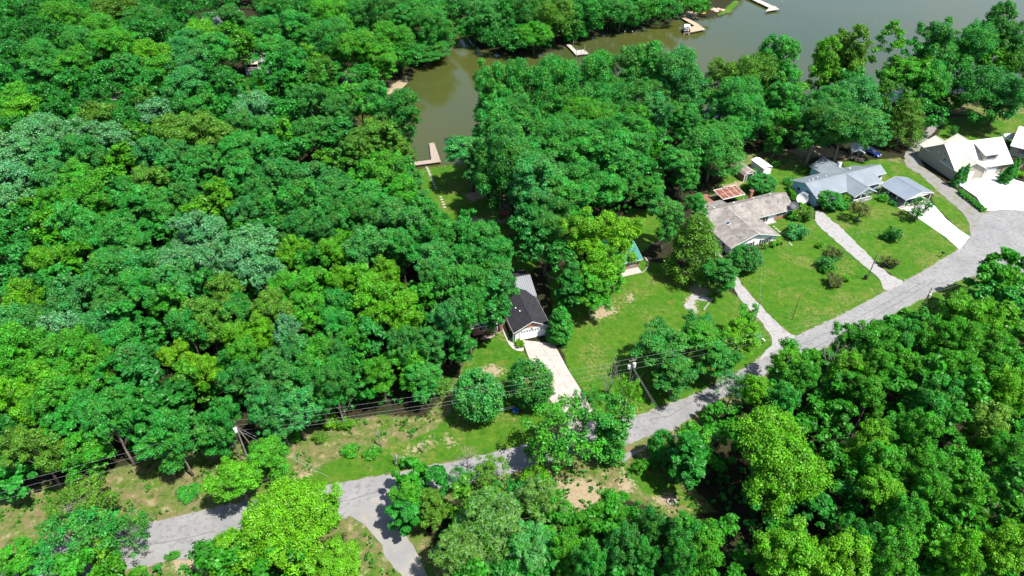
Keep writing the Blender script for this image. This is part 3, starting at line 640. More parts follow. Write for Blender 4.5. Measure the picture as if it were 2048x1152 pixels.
T((700,752), S, """350,570,170,M,10 340,680,190,M,9 320,790,170,G,8 470,620,170,G,7 480,760,190,O,8 1480,800,230,M,11 1330,880,190,M,10 1250,1060,210,M 1390,1070,210,G 1570,1010,230,K 1750,900,210,D,13 1910,980,230,K 1880,1090,200,G 1950,420,170,G,11 1950,520,170,G,9 1560,740,120,M,6 1680,1060,200,G""", 'south')
ZONE = {'north': 'north-west woods', 'west': 'west woods', 'southwest': 'woods above the bank', 'middle': 'woods beside the garage', 'northbank': 'cove bank woods', 'farshore': 'far shore woods',
        'westbank': 'boat dock woods', 'shore': 'middle lakeside wood', 'eastshore': 'east lakeside wood', 'southeast': 'woods below the road', 'south': 'side road thicket'}
LARGE = []
def w_of(px, w, z, py): # metres across for w photo pixels at height z
    a = G(px-w/2, py, z); b = G(px+w/2, py, z); return math.hypot(b[0]-a[0], b[1]-a[1])
PLACED = []      # x, y, r of everything planted
KEEP = []        # rectangles of buildings, filled by the building code: (polygon)
def cleared(x, y, m):
    return any(inside(x, y, p) > -m for p in KEEP)
trees = []
for k, (px, py, w, hue, zone, h) in enumerate(F):
    rr = random.Random(k)
    r = w_of(px, w, 11, py)/2*1.13
    if not h: h = min(21, 12.5 + .62*r + rr.uniform(-1.2, 1.6))
    cz = h*.70
    x, y = G(px, py, cz); r = w_of(px, w, cz, py)/2*1.13
    r = min(r, h*.62)
    if zone == 'southeast': hue = {'G': 'MYM'[k % 3], 'D': 'M', 'K': 'MG'[k % 2], 'B': 'GM'[k % 2], 'L': 'YL'[k % 2], 'O': 'MY'[k % 2]}.get(hue, hue)
    if zone in ('west', 'middle', 'north', 'southeast'): w *= 1.14
    if zone in ('shore', 'eastshore'): r *= 1.12
    near = zone in ('shore', 'eastshore', 'westbank')
    for _ in range(14):
        if inside(x, y, LAKE) < -.4: break
        h = h+.8 if near else h*.9
        if h > 27 or h < 4: break
        x, y = G(px, py, h*.70)
    if inside(x, y, LAKE) > -.2: print('in lake', zone, px, py); continue
    ok = True
    for (a, b, c) in PLACED:
        if math.hypot(a-x, b-y) < .50*max(c, r): ok = False; break
    if not ok: continue
    PLACED.append((x, y, r)); trees.append([x, y, r, h, hue, zone])
# name every tree by its colour, then by its row and its place in the row
lab = {}
for z in ZONE:
    L = [t for t in trees if t[5] == z]
    if not L: continue
    L.sort(key=lambda t: P(t[0], t[1], t[3]*.7)[1])
    nr = max(1, round(len(L)/8)); per = -(-len(L)//nr)
    for ri in range(nr):
        row = sorted(L[ri*per:(ri+1)*per], key=lambda t: P(t[0], t[1], t[3]*.7)[0])
        for ci, t in enumerate(row): lab[id(t)] = (ri, ci, nr, len(row))
ORD = ['first', 'second', 'third', 'fourth', 'fifth', 'sixth', 'seventh', 'eighth', 'ninth', 'tenth', 'eleventh', 'twelfth', 'thirteenth', 'fourteenth', 'fifteenth', 'sixteenth', 'seventeenth', 'eighteenth']
from collections import Counter
hc = Counter((t[5], t[4]) for t in trees)
def shown(t):
    p = P(t[0], t[1], t[3]*.7); return t[2]/math.dist((t[0], t[1], t[3]), (0, 0, CAMH)), p
trees.sort(key=lambda t: -shown(t)[0])
IND, REST = trees[:300], trees[300:]
for t in IND:
    x, y, r, h, hue, zone = t
    ri, ci, nr, nc = lab[id(t)]
    if hc[(zone, hue)] == 1: s = f"only {WORD[hue]} broadleaf tree in the {ZONE[zone]}"
    elif nr == 1: s = f"{WORD[hue]} tree in the {ZONE[zone]}, {ORD[ci]} from the left"
    else: s = f"{WORD[hue]} tree in the {ZONE[zone]}, {ORD[ri]} row from top, {ORD[ci]} from left"
    kind = 'dome' if zone not in ('farshore', 'southeast', 'south', 'northbank', 'eastshore', 'shore') and h > 12.5 else 'low'
    plant(kind, x, y, r, h, hue, 'broadleaf_tree', s, 'tree', 'broadleaf trees in the ' + ZONE[zone])
# the smallest far crowns and what grows under and between the big ones: one mass nobody could count
def far_mass():
    rng = np.random.default_rng(5); Vs = []; Ts = []
    def blob(x, y, r, h, hue, ncl, per, size, z0):
        C = []
        for i in range(ncl):
            d = unit(rng.normal(0, 1, 3)+[0, 0, .4]); q = rng.uniform(.7, 1.)
            C.append((x+r*d[0]*q, y+r*d[1]*q, (z0+h)/2+(h-z0)/2*d[2]*q))
        C = np.array(C); V, t = clump_leaves(C, rng.uniform(.17, .30, ncl)*r, per, size, rng)
        b = (.55*np.array(HUE[hue])+.45*np.array((.030,.175,.012)))*rng.uniform(.8, 1.1); col = b[None, :]*(.55+.9*t[:, :1]); Vs.append(V); Ts.append(col)
    for x, y, r, h, hue, zone in REST: blob(x, y, r, h, hue, 30, 95, .30, h*.3)
    n = 0; g = 5.6
    for i in range(-58, 66):
        for j in range(6, 80):
            x, y = i*g + rng.uniform(-2.2, 2.2), j*g + rng.uniform(-2.2, 2.2)
            p = P(x, y, 8)
            if p[0] < -220 or p[0] > 2270 or p[1] < -150 or p[1] > 1330: continue
            if inside(x, y, LAKE) > -3: continue
            if any(inside(x, y, q) > -3.2 for q in OPEN_POLY): continue
            if any(math.hypot(a-x, b-y) < .55*c+.7 for a, b, c in PLACED): continue
            out = p[0] < -20 or p[0] > 2068 or p[1] < -10 or p[1] > 1170
            blob(x, y, rng.uniform(2.8, 4.0), rng.uniform(8.5, 12.5), ('MMGM' if p[0] > 1100 and p[1] > 600 else 'GGMG' if not (p[0] < 1000 and p[1] > 1000) else 'LMMY')[n % 4], 20, 70, .27, 2.0); n += 1
    m = 0
    for i in range(-90, 100):                                   # low brush on the forest floor
        for j in range(14, 120):
            x, y = i*3.4 + rng.uniform(-1.5, 1.5), j*3.4 + rng.uniform(-1.5, 1.5)
            p = P(x, y, 0)
            if p[0] < -80 or p[0] > 2130 or p[1] < -60 or p[1] > 1230 or rng.random() < .30: continue
            if inside(x, y, LAKE) > -.5 or any(inside(x, y, q) > -1.0 for q in OPEN_POLY): continue
            blob(x, y, rng.uniform(.9, 1.9), rng.uniform(1.2, 3.2), 'DGKD'[m % 4], 6, 24, .23, 0.); m += 1
    V = np.concatenate(Vs); t = np.concatenate(Ts); Vs.clear(); Ts.clear(); m2 = 0
    for q in dry[:3] + dry[7:10]:                                # knee-high weeds on the rough banks
        q = np.array(q); A = 0.5*abs(np.dot(q[:,0], np.roll(q[:,1],1))-np.dot(q[:,1], np.roll(q[:,0],1)))
        for _ in range(int(A*.95)):
            x, y = rng.uniform(q[:,0].min(), q[:,0].max()), rng.uniform(q[:,1].min(), q[:,1].max())
            if inside(x, y, q) < .3 or any(inside(x, y, l) > -.4 for l in lawns[:2]) or math.sin(x*.31+1.3)*math.sin(y*.37+.4)+rng.normal(0,.35) < -.1: continue
            if inside(x, y, ROADW) > -.6 or inside(x, y, SIDEW) > -.6: continue
            blob(x, y, rng.uniform(.25, .8), rng.uniform(.25, .9), 'MOYGR'[m2 % 5], 4, 16, .14, 0.); m2 += 1
    V2 = np.concatenate(Vs); t2 = np.concatenate(Ts)
    o = bpy.data.objects.new('roadside_weeds', crown_mesh('roadside_weeds', V2, t2, M['leaf_mass'])); COL.objects.link(o); o['kind'] = 'stuff'
    me = crown_mesh('far_woods', V, t, M['leaf_mass'])
    o = bpy.data.objects.new('woods_undergrowth', me); COL.objects.link(o); o['kind'] = 'stuff'
    print('mass leaves', len(V), 'fill', n, 'brush', m, 'trees', len(IND), len(REST))
ROADW, SIDEW = gp(ROAD_PX), gp(SIDE_PX)
OPEN_POLY = [gp(p) for p in (
 [(835,335),(895,325),(915,332),(950,372),(1000,420),(1030,455),(1090,470),(1150,470),(1240,440),(1330,415),(1400,395),(1440,355),(1465,330),(1500,312),(1560,303),(1650,300),(1780,288),(1808,292),(1850,240),(1880,195),(1900,180),(2140,170),(2200,560),(1990,560),(1960,580),(1880,630),(1760,705),(1640,705),(1540,750),(1420,815),(1360,870),(1420,1020),(1360,1040),(1290,1010),(1230,1010),(1180,1040),(1130,1000),(1050,960),(950,970),(860,1000),(840,1080),(900,1240),(690,1240),(650,1080),(440,1110),(0,1200),(-200,1240),(-200,1000),(0,990),(160,955),(240,925),(440,895),(540,865),(620,845),(760,830),(868,812),(885,760),(930,720),(960,680),(985,640),(985,560),(975,500),(900,455),(865,445),(845,400)],
 [(440,185),(450,150),(480,130),(545,130),(550,180),(500,192)], [(675,165),(675,125),(725,125),(725,180),(690,180)], [(700,200),(730,170),(800,150),(835,130),(830,170),(790,200)],
 [(405,70),(405,25),(520,25),(520,80),(450,85)], [(205,235),(205,185),(275,185),(275,230)], [(1335,60),(1360,15),(1400,0),(1490,-10),(1470,30),(1400,50)])]
far_mass()
# ------------------------------------------------------------------ trees, shrubs and dead wood that stand on their own
def lone(kind, px, py, w, h, hue, name, label, cat='tree', group=None, cz=.5, silver=None):
    z = h*cz; x, y = G(px, py, z); r = w_of(px, w, z, py)/2*1.06
    PLACED.append((x, y, r))
    return plant(kind, x, y, r, h, hue, name, label, cat, group, silver)
lone('round', 957, 795, 88, 9.6, 'B', 'ornamental_tree', 'dense rounded dark green tree left of the concrete driveway', 'tree', 'pair of rounded lawn trees')
lone('round', 1060, 770, 84, 9.8, 'K', 'ornamental_tree', 'dense rounded tree touching the edge of the concrete driveway', 'tree', 'pair of rounded lawn trees')
lone('dense', 1120, 650, 44, 8.2, 'G', 'ornamental_tree', 'compact glossy tree beside the white garage door')
lone('low', 1160, 482, 90, 18, 'L', 'broadleaf_tree', 'left crown of the tall yellow-green trees in front of the green roofed house', cz=.62)
lone('low', 1234, 490, 96, 18, 'L', 'broadleaf_tree', 'right crown of the tall yellow-green trees, overlapping the green roof', cz=.62)
lone('low', 1186, 545, 100, 13.5, 'Y', 'broadleaf_tree', 'front lower crown of the tall yellow-green trees on the lawn', cz=.6)
lone('low', 1182, 596, 84, 10.5, 'M', 'broadleaf_tree', 'lower fresh green tree at the foot of the yellow-green trees on the lawn')
lone('low', 1222, 560, 66, 11, 'M', 'broadleaf_tree', 'fresh green tree hiding the left half of the green roof', cz=.55)
lone('low', 1150, 560, 60, 11, 'K', 'broadleaf_tree', 'deep green tree in the shaded lawn left of the tall yellow-green trees', cz=.55)
lone('dome', 998, 578, 78, 15, 'B', 'broadleaf_tree', 'bluish tree overhanging the left side of the dark roof', cz=.7)
lone('cedar', 1388, 500, 104, 16, 'O', 'cedar_tree', 'large brownish olive cedar left of the grey shingled house', cz=.45)
lone('low', 1330, 445, 84, 13, 'K', 'broadleaf_tree', 'dark tree behind the brownish olive cedar', cz=.6)
lone('low', 1395, 420, 50, 11, 'G', 'broadleaf_tree', 'mid green tree between the cedar and the rusty pergola', cz=.6)
lone('low', 1440, 556, 84, 8.5, 'K', 'broadleaf_tree', 'rounded tree shading the gravel driveway of the grey shingled house')
lone('round', 1492, 518, 58, 5.5, 'D', 'broadleaf_tree', 'low dark rounded tree against the front gable of the grey house')
lone('low', 1325, 705, 118, 10.5, 'K', 'broadleaf_tree', 'dark lawn tree right of the utility pole with white transformers', group='trees along the lawn edge')
lone('low', 1385, 668, 72, 9, 'D', 'broadleaf_tree', 'smaller dark tree behind the lawn-edge trees', group='trees along the lawn edge')
lone('low', 1412, 702, 96, 10.5, 'M', 'broadleaf_tree', 'fresh green tree mid row at the lawn edge', group='trees along the lawn edge')
lone('low', 1474, 684, 84, 10, 'Y', 'broadleaf_tree', 'yellow-green tree nearest the foot of the gravel driveway', group='trees along the lawn edge')
lone('vine', 1490, 645, 30, 8, 'M', 'broadleaf_tree', 'narrow upright tree beside the leaning service pole', group='trees along the lawn edge')
lone('low', 1345, 758, 100, 8.5, 'D', 'broadleaf_tree', 'dark low tree whose shade covers the road', group='trees along the lawn edge')
lone('low', 1436, 735, 82, 9, 'G', 'broadleaf_tree', 'mid green tree at the road below the yellow-green one', group='trees along the lawn edge')
lone('airy', 1130, 870, 160, 14, 'M', 'sparse_tree', 'thin airy tree with pale limbs at the road below the concrete driveway', cz=.58)
lone('airy', 1085, 905, 72, 8, 'O', 'sparse_tree', 'smaller airy tree left of the pale-limbed one by the road', cz=.58)
lone('airy', 1170, 805, 60, 13, 'G', 'sparse_tree', 'see-through tree overlapping the end of the concrete driveway', cz=.75)
lone('airy', 1250, 790, 66, 14, 'Y', 'sparse_tree', 'yellowish airy tree in front of the utility pole with white transformers', cz=.72)
lone('vine', 1222, 868, 60, 13, 'G', 'broadleaf_tree', 'vine-covered column of leaves beside the road', cz=.5)
lone('airy', 985, 950, 80, 5.5, 'O', 'sparse_tree', 'grey-twigged straggly tree leaning over the asphalt', cz=.5)
lone('airy', 925, 962, 48, 4.5, 'D', 'sparse_tree', 'dark straggly tree at the corner of the side road', cz=.5)
lone('round', 1071, 965, 58, 6, 'L', 'broadleaf_tree', 'bright lime rounded tree behind the large pine', cz=.55)
lone('round', 850, 1020, 64, 6, 'O', 'broadleaf_tree', 'olive tree in the thicket left of the large pine', cz=.5)
for px, py, w, h, lb in ((985,1050,190,14,'largest spreading pine in the thicket right of the side road'),(1080,1010,130,13,'pine at the right edge of the pine clump'),(920,1110,130,12,'lowest pine of the clump at the bottom edge'),(1060,1105,150,12,'pine between the clump and the woods below the road')):
    lone('pine', px, py, w, h, 'O' if w != 150 else 'G', 'pine_tree', lb, 'pine', 'pines in the clump by the side road', cz=.7, silver=.45)
lone('grand', 562, 1062, 178, 13, 'L', 'broadleaf_tree', 'big lime green tree over the near end of the road', cz=.62)
lone('low', 480, 960, 110, 10, 'Y', 'broadleaf_tree', 'yellow-green tree in front of the braced utility pole', cz=.6)
lone('low', 545, 925, 80, 9.5, 'M', 'broadleaf_tree', 'fresh green tree right of the braced utility pole', cz=.6)
lone('low', 470, 1110, 130, 9.5, 'L', 'broadleaf_tree', 'lime green tree at the bottom edge beside the road', cz=.62)
lone('low', 668, 1132, 116, 8, 'L', 'broadleaf_tree', 'lime green tree on the island of the side road', cz=.62)
lone('vine', 648, 1010, 50, 8, 'Y', 'broadleaf_tree', 'slender lime tree next to the stop sign', cz=.6)
lone('grand', 1560, 925, 200, 16.5, 'Y', 'broadleaf_tree', 'largest yellow-green crown in the woods below the road', cz=.68)
lone('low', 1570, 1105, 130, 15, 'Y', 'broadleaf_tree', 'yellow-green crown at the bottom edge below the largest yellow-green crown', cz=.68)
lone('low', 1665, 1115, 120, 15, 'L', 'broadleaf_tree', 'bright lime crown at the bottom edge right of centre', cz=.68)
lone('airy', 175, 1010, 120, 8, 'O', 'sparse_tree', 'thin olive tree on the rough verge at far left', cz=.55)
lone('airy', 150, 1090, 170, 10, 'G', 'sparse_tree', 'wide airy tree at the bottom left corner', cz=.6)
lone('airy', 255, 1070, 96, 8, 'K', 'sparse_tree', 'twiggy dark tree leaning over the near end of the road', cz=.58)
lone('vine', 205, 1110, 40, 7, 'L', 'broadleaf_tree', 'lime green tree inside the bottom left thicket', cz=.55)
lone('low', 40, 1125, 90, 8, 'M', 'broadleaf_tree', 'fresh green tree in the bottom left corner', cz=.6)
lone('cedar', 1808, 250, 80, 14, 'O', 'cedar_tree', 'dark olive cedar above the blue car', cz=.45)
lone('cedar', 655, 150, 40, 13, 'O', 'cedar_tree', 'dark cedar near the cove bank clearing', cz=.45)
lone('vine', 1378, 900, 44, 11, 'M', 'broadleaf_tree', 'slim viny tree right of the grey snag', cz=.55)
lone('airy', 1465, 775, 60, 9, 'S', 'sparse_tree', 'pale grey-green airy tree at the road bend', cz=.6)
for a in ((1322,895,46,7,'G','sapling tree beside the grey snag trunk'),(1350,925,46,6,'K','dark low tree below the grey snag')): lone('round', *a[:5], 'broadleaf_tree', a[5], cz=.5)
def rooted(kind, px, py, r, h, hue, label, pick=None):
    x, y = G(px, py); plant(kind, x, y, r, h, hue, 'broadleaf_tree', label, 'tree', 'tall trees round the lake lawn', None, 0.0, pick)
rooted('dome', 1001, 434, 7.2, 24, 'K', 'tall tree whose bare trunk stands beside the red chair', 1)
rooted('dome', 1021, 430, 5.6, 22, 'B', 'tall bluish tree right of the red chair', 3)
rooted('dome', 1003, 400, 5.6, 23, 'G', 'tall tree shading the lower half of the lake lawn', 5)
rooted('dome', 988, 346, 5.6, 20, 'G', 'broad tree at the waterside right of the boat dock', 0)
rooted('dome', 1060, 470, 6.4, 20, 'B', 'tall bluish tree behind the dark roof', 2)
rooted('low', 1092, 505, 4.6, 13, 'K', 'deep green tree in the shade right of the dark roof')
SH = [('small',1720,424,44,5.2,'R','dark reddish lawn tree in front of the white porch rail'),('small',1838,420,50,5.4,'D','loose dark tree at the top of the white driveway'),
 ('shrub',1788,468,34,3.4,'D','dark pointed shrub on the lawn below the carport'),('shrub',1780,524,32,2.4,'R','brownish round shrub near the road on the carport lawn'),
 ('shrub',1655,525,38,2.8,'D','dark green shrub in the middle lawn'),('shrub',1668,506,32,2.2,'R','reddish shrub touching the dark one on the middle lawn'),('shrub',1668,561,34,2.6,'R','reddish shrub nearest the road on the middle lawn'),
 ('shrub',1692,557,15,1.2,'Y','small yellow shrub beside the reddish one near the road'),('shrub',1640,490,16,1.3,'Y','small yellow shrub by the second gravel driveway'),('shrub',1648,540,16,1.4,'M','small bright shrub below the dark green lawn shrub'),
 ('shrub',1594,462,46,3.0,'B','bluish shrub on the lawn right of the grey house porch'),('shrub',1610,426,42,3.2,'O','olive shrub at the right gable of the grey house'),('shrub',1585,432,22,1.6,'M','bright shrub under the porch window of the grey house'),
 ('shrub',1548,487,18,1.5,'Y','yellow flowering shrub at the front gable'),('shrub',1560,484,14,1.3,'W','pale yellow shrub at the corner of the front gable'),('shrub',1513,495,17,1.4,'R','reddish shrub below the gable window'),('shrub',1529,492,15,1.3,'O','olive shrub between the gable windows'),
 ('round',1659,401,44,4.2,'G','round clipped green bush at the blue house front'),('shrub',1691,398,24,2.4,'L','yellow shrub at the blue house front'),('shrub',1684,410,30,1.6,'G','low green shrub under the yellow one'),('shrub',1704,408,22,1.5,'K','low dark shrub at the porch corner'),
 ('round',1525,368,50,4.6,'K','bushy dark tree in front of the two sheds'),('shrub',1506,343,16,1.8,'M','bush wedged between the two sheds'),('shrub',1553,328,15,1.5,'M','small round bush right of the white shed'),('shrub',1568,322,13,1.2,'K','small dark bush by the shaded lawn edge'),
 ('shrub',1577,362,18,1.8,'G','bush at the back corner of the blue house'),('small',1548,300,44,4.6,'G','pale sapling tree standing at the wood edge above the sheds'),
 ('shrub',1039,687,17,1.5,'L','yellow-green bush at the garage corner by the walkway'),('shrub',1283,932,32,2.2,'M','rounded bush in the sandy clearing'),('shrub',1311,928,19,1.5,'M','smaller bush right of the rounded one in the sandy clearing'),
 ('shrub',2012,352,24,1.7,'S','grey-leaved shrub in the forecourt bed'),('shrub',2040,348,20,1.2,'L','yellow flowering shrub at the right edge'),('small',1905,263,20,3.6,'G','young tree on the lawn behind the cream house'),
 ('shrub',1788,405,16,1.2,'G','green shrub at the back corner of the carport'),('shrub',1768,395,22,1.6,'M','green bush between porch and carport'),('shrub',1022,668,10,1.2,'D','dark shrub along the garage side wall'),('shrub',1025,678,9,1.0,'D','second dark shrub along the garage side wall'),
 ('shrub',1410,555,20,1.5,'O','dull shrub in the cedar shade'),('shrub',655,840,40,2.5,'L','lime bush at the edge of the roadside bank'),('shrub',690,848,34,2.2,'Y','yellow-green bush right of the lime one on the bank'),('shrub',590,870,26,2.,'M','green bush at the left end of the bank'),
 ('shrub',640,875,30,1.4,'O','low scrub on the dry bank'),('shrub',700,900,34,1.4,'M','low green scrub beside the white dead sapling'),('shrub',745,905,34,1.3,'M','low scrub right of the white dead sapling'),('shrub',880,770,40,3.,'O','olive bush at the wood edge left of the rounded trees'),
 ('shrub',1505,670,30,1.6,'S','grey-green shrub under the leaning service pole'),('shrub',375,985,44,1.0,'G','low dark scrub on the road verge'),('shrub',345,1112,26,.9,'M','weeds around the black roadside post')]
for k, px, py, w, h, hue, lb in SH:
    lone(k, px, py, w, h, hue, 'shrub' if k == 'shrub' else 'ornamental_tree', lb, 'shrub' if k == 'shrub' else 'tree', 'garden shrubs' if k == 'shrub' else None)
for px, py, h, lb in ((1917,353,5.6,'taller left cone of the arborvitae pair at the cream house'),(1930,346,5.2,'right cone of the arborvitae pair at the cream house'),(2021,345,6.2,'tallest arborvitae at the right end of the cream house'),(2030,335,5.8,'arborvitae behind the tallest one at the right edge'),(2012,349,4.6,'shortest arborvitae at the right end of the cream house')):
    lone('cone', px, py, 17, h, 'G', 'arborvitae', lb, 'shrub', 'arborvitae by the cream house')
for k, (px, py) in enumerate(zip(np.linspace(1922, 1966, 8), np.linspace(384, 418, 8))):
    lone('shrub', px, py, 13, 1.2, 'GM'[k % 2], 'hedge_shrub', 'green shrub in the clipped row along the white forecourt, ' + ORD[k] + ' from the fence', 'shrub', 'hedge row along the white forecourt')
for k, (px, py) in enumerate(zip(np.linspace(1582, 1604, 6), np.linspace(382, 412, 6))):
    lone('shrub', px, py, 15, 1.5, 'MY'[k % 2], 'hedge_shrub', 'bright shrub in the row between grey and blue houses, ' + ORD[k] + ' from the lake side', 'shrub', 'hedge row between the grey and blue houses')
def dead(kind, px, py, h, r, name, lb):
    x, y = G(px, py); return plant(kind, x, y, r, h, 'G', name, lb, 'dead tree')
lone('dome', 462, 40, 56, 16, 'D', 'broadleaf_tree', 'dark tree in front of the far grey-roofed house', cz=.7)
dead('sapling', 763, 893, 5.5, .9, 'dead_sapling', 'white bare sapling on the dry bank')
dead('sapling', 792, 930, 3.2, 1.2, 'dead_sapling', 'white bare sapling lower on the mown verge')
dead('sapling', 846, 905, 3.0, .8, 'dead_sapling', 'thin bare sapling beside the bare earth patch')
dead('snag', 1341, 908, 7.0, 2.4, 'dead_snag', 'grey bare trunk with a spray of twigs by the road')
dead('bare', 935, 935, 4.5, 2.2, 'dead_tree', 'leafless reddish-grey tree at the asphalt edge')
dead('bare', 1210, 845, 15., 2.4, 'dead_tree', 'pale leafless crown beside the airy yellowish tree')
dead('bare', 1238, 862, 14., 2., 'dead_tree', 'pale bare limbs above the vine-covered column')
dead('bare', 1640, 800, 15., 3.4, 'dead_tree', 'bare forked tree inside the woods below the road')
dead('bare', 1400, 935, 9., 2., 'dead_tree', 'twisted bare branches right of the grey snag')
dead('bare', 110, 300, 13., 3., 'dead_tree', 'grey bare branches in the upper left woods')
# ------------------------------------------------------------------ buildings
R_ = math.radians
def gable_wing(par, x0, x1, y0, y1, ez, rz, axis, wall, roof, trim=None, oh=.45, th=.14, walls=True, roofname='roof', ends=(1,1), gable_mat=None):
    """walls with gable ends, a two-sided roof with thickness and overhang, and white fascia boards"""
    u0, u1 = (y0, y1) if axis == 'x' else (x0, x1); a0, a1 = (x0, x1) if axis == 'x' else (y0, y1)
    um = (u0+u1)/2; sl = (rz-ez)/(um-u0)
    if walls:
        MB().prism([(u0,-.1),(u1,-.1),(u1,ez-.03),(um,rz-.03),(u0,ez-.03)], a0, a1, axis).build('wall', wall, par)
    e0, e1 = u0-oh, u1+oh; zo = ez-oh*sl
    b0, b1 = a0-oh*ends[0], a1+oh*ends[1]
    rf = MB().prism([(e0,zo),(um,rz),(e1,zo),(e1,zo+th),(um,rz+th),(e0,zo+th)], b0, b1, axis).build(roofname, roof, par)
    if trim:
        mb = MB(); d = .04; hh = .15
        for s, e in ((-1, e0), (1, e1)):
            mb.prism([(min(e, e+s*d), zo-.06),(max(e, e+s*d), zo-.06),(max(e, e+s*d), zo+hh-.06),(min(e, e+s*d), zo+hh-.06)], b0, b1, axis)
        for s, b, on in ((-1, b0, ends[0]), (1, b1, ends[1])):
            if not on: continue
            lo, hi = (b-d, b) if s < 0 else (b, b+d)
            mb.prism([(e0-d,zo-.06),(um,rz-.06),(um,rz+hh-.04),(e0-d,zo+hh-.06)], lo, hi, axis)
            mb.prism([(um,rz-.06),(e1+d,zo-.06),(e1+d,zo+hh-.06),(um,rz+hh-.04)], lo, hi, axis)
        mb.build('fascia', trim, par)
    # ridge cap
    mb = MB(); c = .16
    mb.prism([(um-c, rz+th-c*sl+.012),(um, rz+th+.012),(um+c, rz+th-c*sl+.012),(um+c, rz+th-c*sl+.04),(um, rz+th+.045),(um-c, rz+th-c*sl+.04)], b0+.02, b1-.02, axis)
    mb.build('ridge_cap', roof, rf)
    return rf
def face_frame(face, a, b, off=0.0):
    return None
def on_face(face, pos, u, z, w, h, d0, d1):
    """box on a wall face: face 'F' (y = pos, looks -y), 'B', 'L' (x = pos, looks -x), 'R'; d0..d1 measured outwards"""
    if face == 'F': return (u-w/2, u+w/2, pos-d1, pos-d0, z, z+h)
    if face == 'B': return (u-w/2, u+w/2, pos+d0, pos+d1, z, z+h)
    if face == 'L': return (pos-d1, pos-d0, u-w/2, u+w/2, z, z+h)
    return (pos+d0, pos+d1, u-w/2, u+w/2, z, z+h)
def window(par, face, pos, u, z, w, h, frame=None, mull=1, shutter=None, rows=1):
    mb = MB(); t = .09
    for b in ((u-w/2+t/2, z, t, h), (u+w/2-t/2, z, t, h)): mb.box(*on_face(face, pos, b[0], b[1], b[2], b[3], -.03, .06))
    for zz in (z, z+h-t): mb.box(*on_face(face, pos, u, zz, w-2*t-.004, t, -.03, .058))
    for k in range(1, mull+1): mb.box(*on_face(face, pos, u-w/2+w*k/(mull+1), z+t+.002, .05, h-2*t-.004, -.03, .05))
    for k in range(1, rows): mb.box(*on_face(face, pos, u, z+h*k/rows-.02, w-2*t-.006, .04, -.03, .045))
    fr = mb.build('window', frame or M['white_trim'], par)
    MB().box(*on_face(face, pos, u, z+.05, w-.1, h-.1, -.04, .02)).build('pane', M['glass'], fr)
    if shutter:
        for s in (-1, 1): MB().box(*on_face(face, pos, u+s*(w/2+.25), z-.03, .42, h+.06, -.03, .05)).build('shutter', shutter, par)
    return fr
def door(par, face, pos, u, w=.95, h=2.05, mat=None, z=0.12):
    mb = MB()
    for s in (-1, 1): mb.box(*on_face(face, pos, u+s*(w/2+.05), z, .1, h, -.03, .06))
    mb.box(*on_face(face, pos, u, z+h, w+.2, .1, -.03, .058)); fr = mb.build('door_frame', M['white_trim'], par)
    d = MB().box(*on_face(face, pos, u, z, w, h, -.04, .025)).build('door', mat or M['shutter'], par)
    MB().box(*on_face(face, pos, u+w*.38, z+.95, .06, .12, .03, .09)).build('handle', M['steel'], d)
def garage_door(par, face, pos, u, w, h=2.15, panes=8, z=.06, dark_top=False):
    d = MB().box(*on_face(face, pos, u, z, w, h, -.05, .02)).build('garage_door', M['white_door'], par)
    for k in range(panes):
        MB().box(*on_face(face, pos, u-w/2+w*(k+.5)/panes, z+h*.79, w/panes*.62, h*.115, -.05, .035)).build('pane', M['glass'], d)
    mb = MB(); 
    for s in (-1, 1): mb.box(*on_face(face, pos, u+s*(w/2+.08), z, .16, h+.02, -.04, .05))
    mb.box(*on_face(face, pos, u, z+h+.022, w+.32, .16, -.04, .05)); mb.build('door_frame', M['white_trim'], par)
    if dark_top: MB().box(*on_face(face, pos, u, z+h+.02-.10, w, .10, .021, .04)).build('header_gap', M['dark_trim'], d)
def pipe(par, x, y, z, h=.45, r=.07, name='vent_pipe', mat=None):
    mb = MB(); mb.tube([(x,y,z-.2),(x,y,z+h)], r, 8); mb.lathe([(r*2.2,0),(r*2.2,.05),(r*1.2,.14)], (x,y,z+h), 8); return mb.build(name, mat or M['white_trim'], par)
def dish(par_or_loc, name, r, mat, aim, pole, label=None):
    prof = [(0.02, 0), (r*.5, r*.06), (r*.85, r*.2), (r, r*.3), (r*.98, r*.33), (r*.5, r*.1), (0.02, .03)]
    mb = MB().lathe(prof, (0,0,0), 18); q = Vector(aim).normalized().to_track_quat('Z', 'Y').to_matrix().to_4x4()
    mb.xf(Matrix.Translation((0,0,pole)) @ q); return mb
